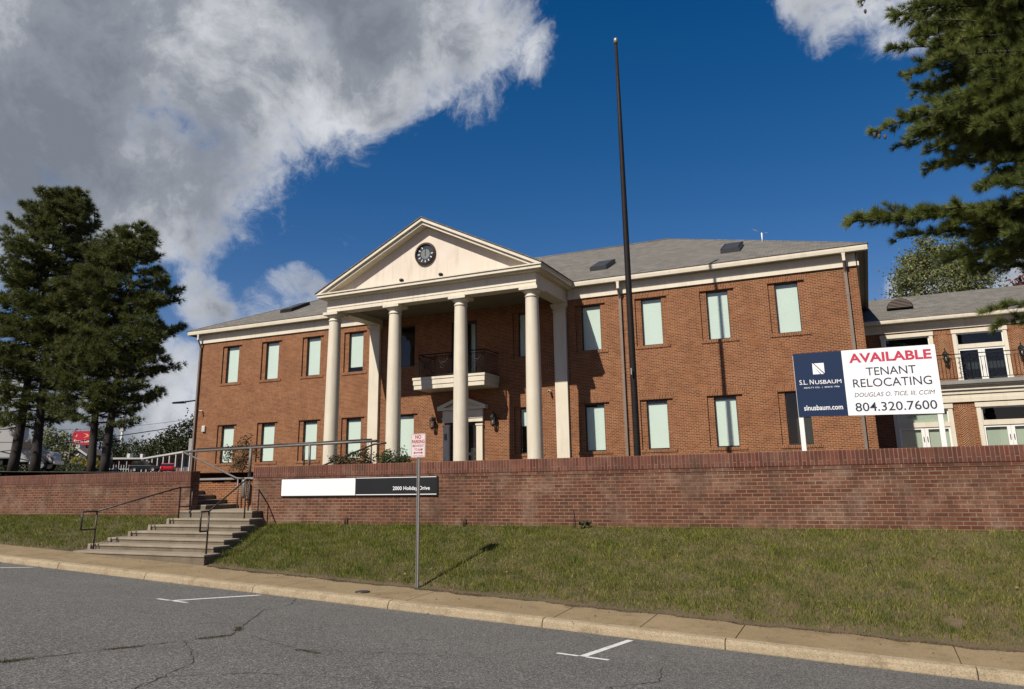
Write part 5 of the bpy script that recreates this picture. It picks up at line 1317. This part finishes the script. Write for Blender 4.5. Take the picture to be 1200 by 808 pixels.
def car(name, label, loc, ang, paint, suv=True):
    c = empty(name, loc, label, "car"); f = local(loc, ang)
    h = 1.72 if suv else 1.42
    mb = MB(); mb.prism([(-2.25,0.42),(2.2,0.42),(2.28,0.70),(2.15,0.92),(1.1,1.02),(-2.1,1.05),(-2.3,0.75)], -0.88, 0.88); f(mb).build("body", paint, c, bevel=0.06)
    mb = MB(); mb.prism([(-2.12,1.051),(1.02,1.025),(0.35,h-0.08),(0.0,h),(-1.5,h),(-1.85,h-0.1)], -0.78, 0.78); f(mb).build("cabin", MT['winblack'], c, bevel=0.05)
    mb = MB(); mb.prism([(0.30,h-0.09),(0.0,h+0.004),(-1.5,h+0.004),(-1.86,h-0.10),(-1.5,h-0.07),(0.0,h-0.07)], -0.80, 0.80); mb.prism([(-0.42,1.03),(-0.32,1.03),(-0.34,h-0.05),(-0.42,h-0.05)], -0.79, 0.79); f(mb).build("roof_panel", paint, c)
    for s in (-1, 1):
        mb = MB(); mb.box(2.12, 2.25, s*0.62-0.16, s*0.62+0.16, 0.68, 0.85); f(mb).build("headlight", MT['steel'], c)
        mb = MB(); mb.box(-2.30, -2.2, s*0.7-0.12, s*0.7+0.12, 0.72, 0.95); f(mb).build("tail_light", MT['tail'], c)
        for lx_ in (-1.4, 1.38):
            p = (loc[0]+lx_*math.cos(ang)-s*0.8*math.sin(ang), loc[1]+lx_*math.sin(ang)+s*0.8*math.cos(ang), loc[2]+0.34); wheel(c, p[0], p[1], p[2], 0.34, 0.22, (math.cos(ang+math.pi/2), math.sin(ang+math.pi/2)))
    return c
car("parked_car", "black sport utility car parked before the motel, seen from the side", (-103.6, 86.2, z_terr(-103.6, 86)), R(30), MT['carblack'])
car("parked_car", "bright red car parked beside the motel walkway near the building corner", (-89.6, 78.2, z_terr(-89.6, 78)-0.25), R(136), MT['carred'], False)
# motel: long front range and a colonnaded range running towards the viewer
def gzt(x): return z_terr(x, 90)
M_ = empty("motel", (-112, 96, gzt(-112)), "long low motel with flat white eaves, white posts and chimney block", "building")
def slab(P0, P1, off, z0a, z1a, z0b, z1b):
    (x0,y0),(x1,y1) = P0, P1; ox, oy = off
    return MB().hexa([(x0,y0,z0a),(x1,y1,z0b),(x1+ox,y1+oy,z0b),(x0+ox,y0+oy,z0a),(x0,y0,z1a),(x1,y1,z1b),(x1+ox,y1+oy,z1b),(x0+ox,y0+oy,z1a)])
slab((-125.2,88.8),(-114.9,94.8),(-5,4),2.3,4.85,2.3,4.85).build("front_range_wall", MT['greywall'], M_)
slab((-124.4,87.4),(-113.75,93.5),(-7,5.6),4.86,5.25,4.80,5.05).build("front_range_roof", MT['housewhite'], M_)
for a_, b_ in ((0.30, 0.42), (0.62, 0.74), (0.78, 0.90)):
    P = lambda t, z: (-125.2+10.3*t+0.05, 88.8+6.0*t-0.08, z)
    MB().face([P(a_,2.4),P(b_,2.4),P(b_,4.6),P(a_,4.6)]).build("maroon_panel", MT['redwall'], M_)
slab((-112.6,95.0),(-83.2,78.6),(2.4,4.3),1.9,4.72,1.6,4.72).build("side_range_wall", MT['greywall'], M_)
slab((-113.75,93.5),(-84.2,77.0),(3.6,6.4),4.74,4.98,4.74,4.98).build("side_range_roof", MT['housewhite'], M_)
for k in range(9):
    t = k/8; x, y = -113.6+29.0*t, 93.6-16.3*t; MB().box(x-0.08, x+0.08, y, y+0.16, 1.8, 4.73).build("post", MT['housewhite'], M_)
for k in range(8):
    t = (k+0.5)/8; x, y = -112.6+29.4*t, 95.0-16.4*t
    MB().hexa([(x-0.55,y+0.31-0.06,2.0),(x+0.55,y-0.31-0.06,2.0),(x+0.55,y-0.31+0.1,2.0),(x-0.55,y+0.31+0.1,2.0),(x-0.55,y+0.31-0.06,4.2),(x+0.55,y-0.31-0.06,4.2),(x+0.55,y-0.31+0.1,4.2),(x-0.55,y+0.31+0.1,4.2)]).build("door", MT['darkwall'] if k % 2 else MT['redwall'], M_)
mb = MB(); mb.box(-96.3, -94.6, 87.6, 89.2, 4.9, 7.4); mb.build("chimney", MT['cap'], M_)
mb = MB(); mb.box(-118.6, -117.9, 94.5, 95.2, 5.0, 5.9); mb.build("roof_vent", MT['housewhite'], M_)
mb = MB(); mb.box(-116.6, -116.0, 95.6, 96.2, 5.0, 5.8); mb.build("roof_vent", MT['housewhite'], M_)

# white picket fence in front of the motel
e = empty("picket_fence", (-112, 84, gzt(-112)), "low white fence before the motel forecourt", "fence")
for k in range(15):
    t = k/14; x, y = -119.0+5.6*t, 89.0+2.5*t; mb = MB(); mb.box(x-0.05, x+0.05, y-0.05, y+0.05, gzt(x)-0.1, gzt(x)+(1.75 if k % 3 == 0 else 1.15)); mb.build("picket", MT['housewhite'], e)
mb = MB(); mb.tube([(-119.0,89.0,gzt(-119)+0.42),(-113.4,91.5,gzt(-113.4)+0.42)], 0.07, 4); mb.build("bottom_rail", MT['housewhite'], e)
# gabled house
H_ = empty("gabled_house", (-114.5, 82, gzt(-114.5)), "dark house with white trimmed gable and two pale chimneys, left of the motel", "house")
f = local((-113.9, 81.7, 0), R(24.66))
mb = MB(); mb.prism([(-1.9,2.2),(1.4,2.2),(1.4,5.35),(0,6.2),(-1.9,5.15)], 0.2, 6); f(mb).build("wall", MT['darkwall'], H_)
mb = MB(); mb.prism([(-2.15,4.88),(0,6.12),(0,6.38),(-2.15,5.14)], -0.1, 6.4); mb.prism([(1.7,5.0),(0,6.12),(0,6.38),(1.7,5.26)], -0.1, 6.4); f(mb).build("roof", MT['wood'], H_)
mb = MB(); mb.prism([(-2.17,4.86),(0,6.10),(0,6.40),(-2.17,5.16)], -0.3, -0.11); mb.prism([(1.72,4.98),(0,6.10),(0,6.40),(1.72,5.28)], -0.3, -0.11); f(mb).build("bargeboard", MT['housewhite'], H_)
mb = MB(); mb.lathe([(0,-0.05),(0.36,-0.05),(0.36,0.05)], (-0.1,0.15,5.45), 16, 'y', False); f(mb).build("gable_window", MT['housewhite'], H_)
mb = MB(); mb.box(-2.1,-1.75,2,3,5.0,7.1); mb.box(-1.7,-0.85,2,3.2,5.0,6.95); f(mb).build("chimney", MT['housewhite'], H_)
mb = MB(); mb.prismx([(-0.2,4.75),(6,4.75),(2.6,5.9)], -7.5, -1.95); f(mb).build("side_roof", MT['wood'], H_)
mb = MB(); mb.box(-7.4, -1.96, 0.8, 5.5, 2.2, 4.74); f(mb).build("side_wall", MT['greywall'], H_)
for x in (-5.2, -4.0, -2.8, -1.6): mb = MB(); mb.box(x-0.09, x+0.09, -0.1, 0.1, 2.2, 4.74); f(mb).build("porch_post", MT['housewhite'], H_)
# motel sign
sx, sy = -120.6, 87.6
S_ = empty("motel_sign", (sx, sy, gzt(sx)), "red motel sign on a dark pole behind the twin pine trunks", "sign")
sa = R(24); f = local((sx, sy, 0), sa)
mb = MB(); mb.box(-1.95, 1.95, -0.25, 0.25, 7.20, 9.55); pnl = f(mb).build("panel", MT['motelred'], S_)
mb = MB(); mb.tube([(0.3,0,2.0),(0.3,0,7.2)], 0.25, 8); f(mb).build("pole", MT['iron'], S_)
mb = MB(); mb.prism([(-0.1,8.42),(0.4,8.50),(0.85,8.72),(0.5,9.05),(-0.3,9.16),(0.25,8.95),(0.5,8.72),(0.2,8.60)], -0.27, -0.255); mb.prism([(-1.4,8.5),(-1.2,8.75),(-1.25,9.05),(-1.5,8.8)], -0.27, -0.255); f(mb).build("emblem", MT['yellowink'], pnl)
o = text("lettering", "Econo Lodge", sx-1.65, sx+1.65, 7.50, 8.12, sy-0.27, MT['signwhite'], pnl, 0.015)
off = parent_base(pnl)
for v in o.data.vertices:
    lx_ = v.co.x+off.x-sx; ly_ = v.co.y+off.y-sy
    v.co.x = sx+lx_*math.cos(sa)-ly_*math.sin(sa)-off.x; v.co.y = sy+lx_*math.sin(sa)+ly_*math.cos(sa)-off.y
# poles, street lamp, wires, tower
e = empty("utility_pole", (-108.5, 76.5, gzt(-108.5)), "thin grey utility pole between the truck and the gabled house", "pole")
mb = MB(); mb.tube([(-108.5,76.5,2.2),(-108.3,76.5,6.9)], 0.13, 8, r1=0.09); mb.build("shaft", MT['wood'], e)
mb = MB(); mb.tube([(-109.0,76.4,6.5),(-107.7,76.7,6.6)], 0.05, 5); mb.build("crossarm", MT['wood'], e)
e = empty("lamp_post", (-104.6, 84.5, gzt(-104.6)), "thin black lamp post before the motel's front", "lamp post")
mb = MB(); mb.tube([(-111.3,86.0,2.3),(-111.3,86.0,5.9)], 0.12, 8, r1=0.08); mb.build("shaft", MT['iron'], e)
mb = MB(); mb.box(-111.65,-110.95,85.8,86.2,5.9,6.15); mb.build("lamp_head", MT['iron'], e)
e = empty("street_lamp", (-45.5, 47.0, gzt(-45)), "grey street lamp head on an arm reaching out left of the building", "street lamp")
mb = MB(); mb.tube([(-45.2,46.0,0.5),(-45.2,46.0,6.9),(-46.5,45.3,7.0),(-49.2,43.9,6.62)], 0.06, 8); mb.build("pole", MT['steel'], e)
mb = MB(); mb.hexa([(-49.95,43.4,6.50),(-49.0,43.8,6.52),(-49.1,44.1,6.52),(-50.05,43.7,6.50),(-49.9,43.45,6.62),(-49.0,43.85,6.70),(-49.1,44.05,6.70),(-50.0,43.65,6.62)]); mb.build("lamp_head", MT['steel'], e)
def wire(name, label, a, b, sag, r):
    a, b = Vector(a), Vector(b); mb = MB(); mb.tube([a.lerp(b, t)-Vector((0,0,sag*4*t*(1-t))) for t in np.linspace(0, 1, 14)], r, 5)
    tag(mb.build(name, MT['iron'], None, a), label, "cable")
wire("overhead_cable", "thick black overhead cable running left from the building corner", (-46.8, 44.9, 5.05), (-75, 34.5, 0.9+1.1), 0.25, 0.035)
wire("overhead_cable", "thin overhead wire high above the thick cable, left of the building", (-47.5, 47.0, 5.9), (-95, 60, 7.5), 0.7, 0.016)
e = empty("radio_mast", (-178.5, 140, 4.0), "distant white mast above the far trees", "mast")
mb = MB(); mb.tube([(-178.5,140,3),(-178.3,140,16.3)], 0.45, 8, r1=0.30); mb.build("shaft", MT['housewhite'], e)
mb = MB(); mb.box(-178.9,-177.6,139.6,140.4,14.6,15.6); mb.build("antenna_panel", MT['housewhite'], e)
# far trees
broadleaf("shrub", "bright yellow shrub before the motel, seen between the pine trunks", (-103.2, 75.8, gzt(-103)), [(-102.4,76.2,3.6,1.3,0.9),(-104.2,75.4,3.7,1.2,0.9)], 1600, 0.13, MT['leafyellow'], 0.05, "shrub")
broadleaf("far_tree", "olive green tree behind the truck's bonnet", (-112.0, 76.5, gzt(-112)), [(-112,76.5,6.3,2.6,2.6),(-110.2,77.3,5.2,1.6,1.8),(-114.5,75.5,6.5,2.4,2.6)], 3600, 0.20, MT['leaf'], 0.25, group=None)
broadleaf("far_tree", "grey green tree behind the gabled house and the red sign", (-122.5, 92.0, gzt(-122)), [(-122.5,92,8.0,2.8,3.0),(-120.5,93,6.8,2.2,2.3),(-125,91,7.4,2.6,2.6)], 3600, 0.22, MT['leafdark'], 0.3, group=None)
broadleaf("far_tree", "dark tree rising beside the left brick corner behind the motel", (-139, 128, 3.0), [(-138.6,128.3,11.2,4.6,4.6),(-143,126,9.5,4.0,3.6)], 4500, 0.30, MT['leafdark'], 0.35, group=None)
C = []
r_ = random.Random(5)
for k in range(46):
    t = k/45; x = -215+75*t; y = 112+24*t+r_.uniform(-4, 8); h = 8.1+1.3*math.sin(k*0.9)+r_.uniform(-1.0, 1.4)+2.2*(t > 0.75)
    k_ = 620; sub = unit(14)*np.array([3.4, 3.4, 3.2]); ci = rng.integers(0, 14, k_)
    C.append(np.array([x, y, h-3.4])+sub[ci]+rng.normal(0, 0.85, (k_, 3)))
    C.append(np.array([x, y, h-6.6])+unit(160)*np.array([3.4, 3.0, 3.0]))
V, F = leaves(np.concatenate(C), 0.36)
tag(arr_mesh("distant_wood", V, F, MT['leafdark']), "dark green belt of far trees behind the motel roofs", "trees", None, 'stuff')
# low hedge line in front of the motel and house, hides the forecourt base
C = []
for k in range(26):
    t = k/25; x = -66-42*t; y = 44.5+34*t; C.append(np.array([x, y, z_terr(x, y)+0.35])+unit(110)*np.array([0.9, 0.9, 0.45])+rng.normal(0, 0.15, (110, 3)))
V, F = leaves(np.concatenate(C), 0.13)
tag(arr_mesh("ground_cover", V, F, MT['leafdark']), "low dark planting strip between the truck and the motel lot", "hedge", None, 'stuff')
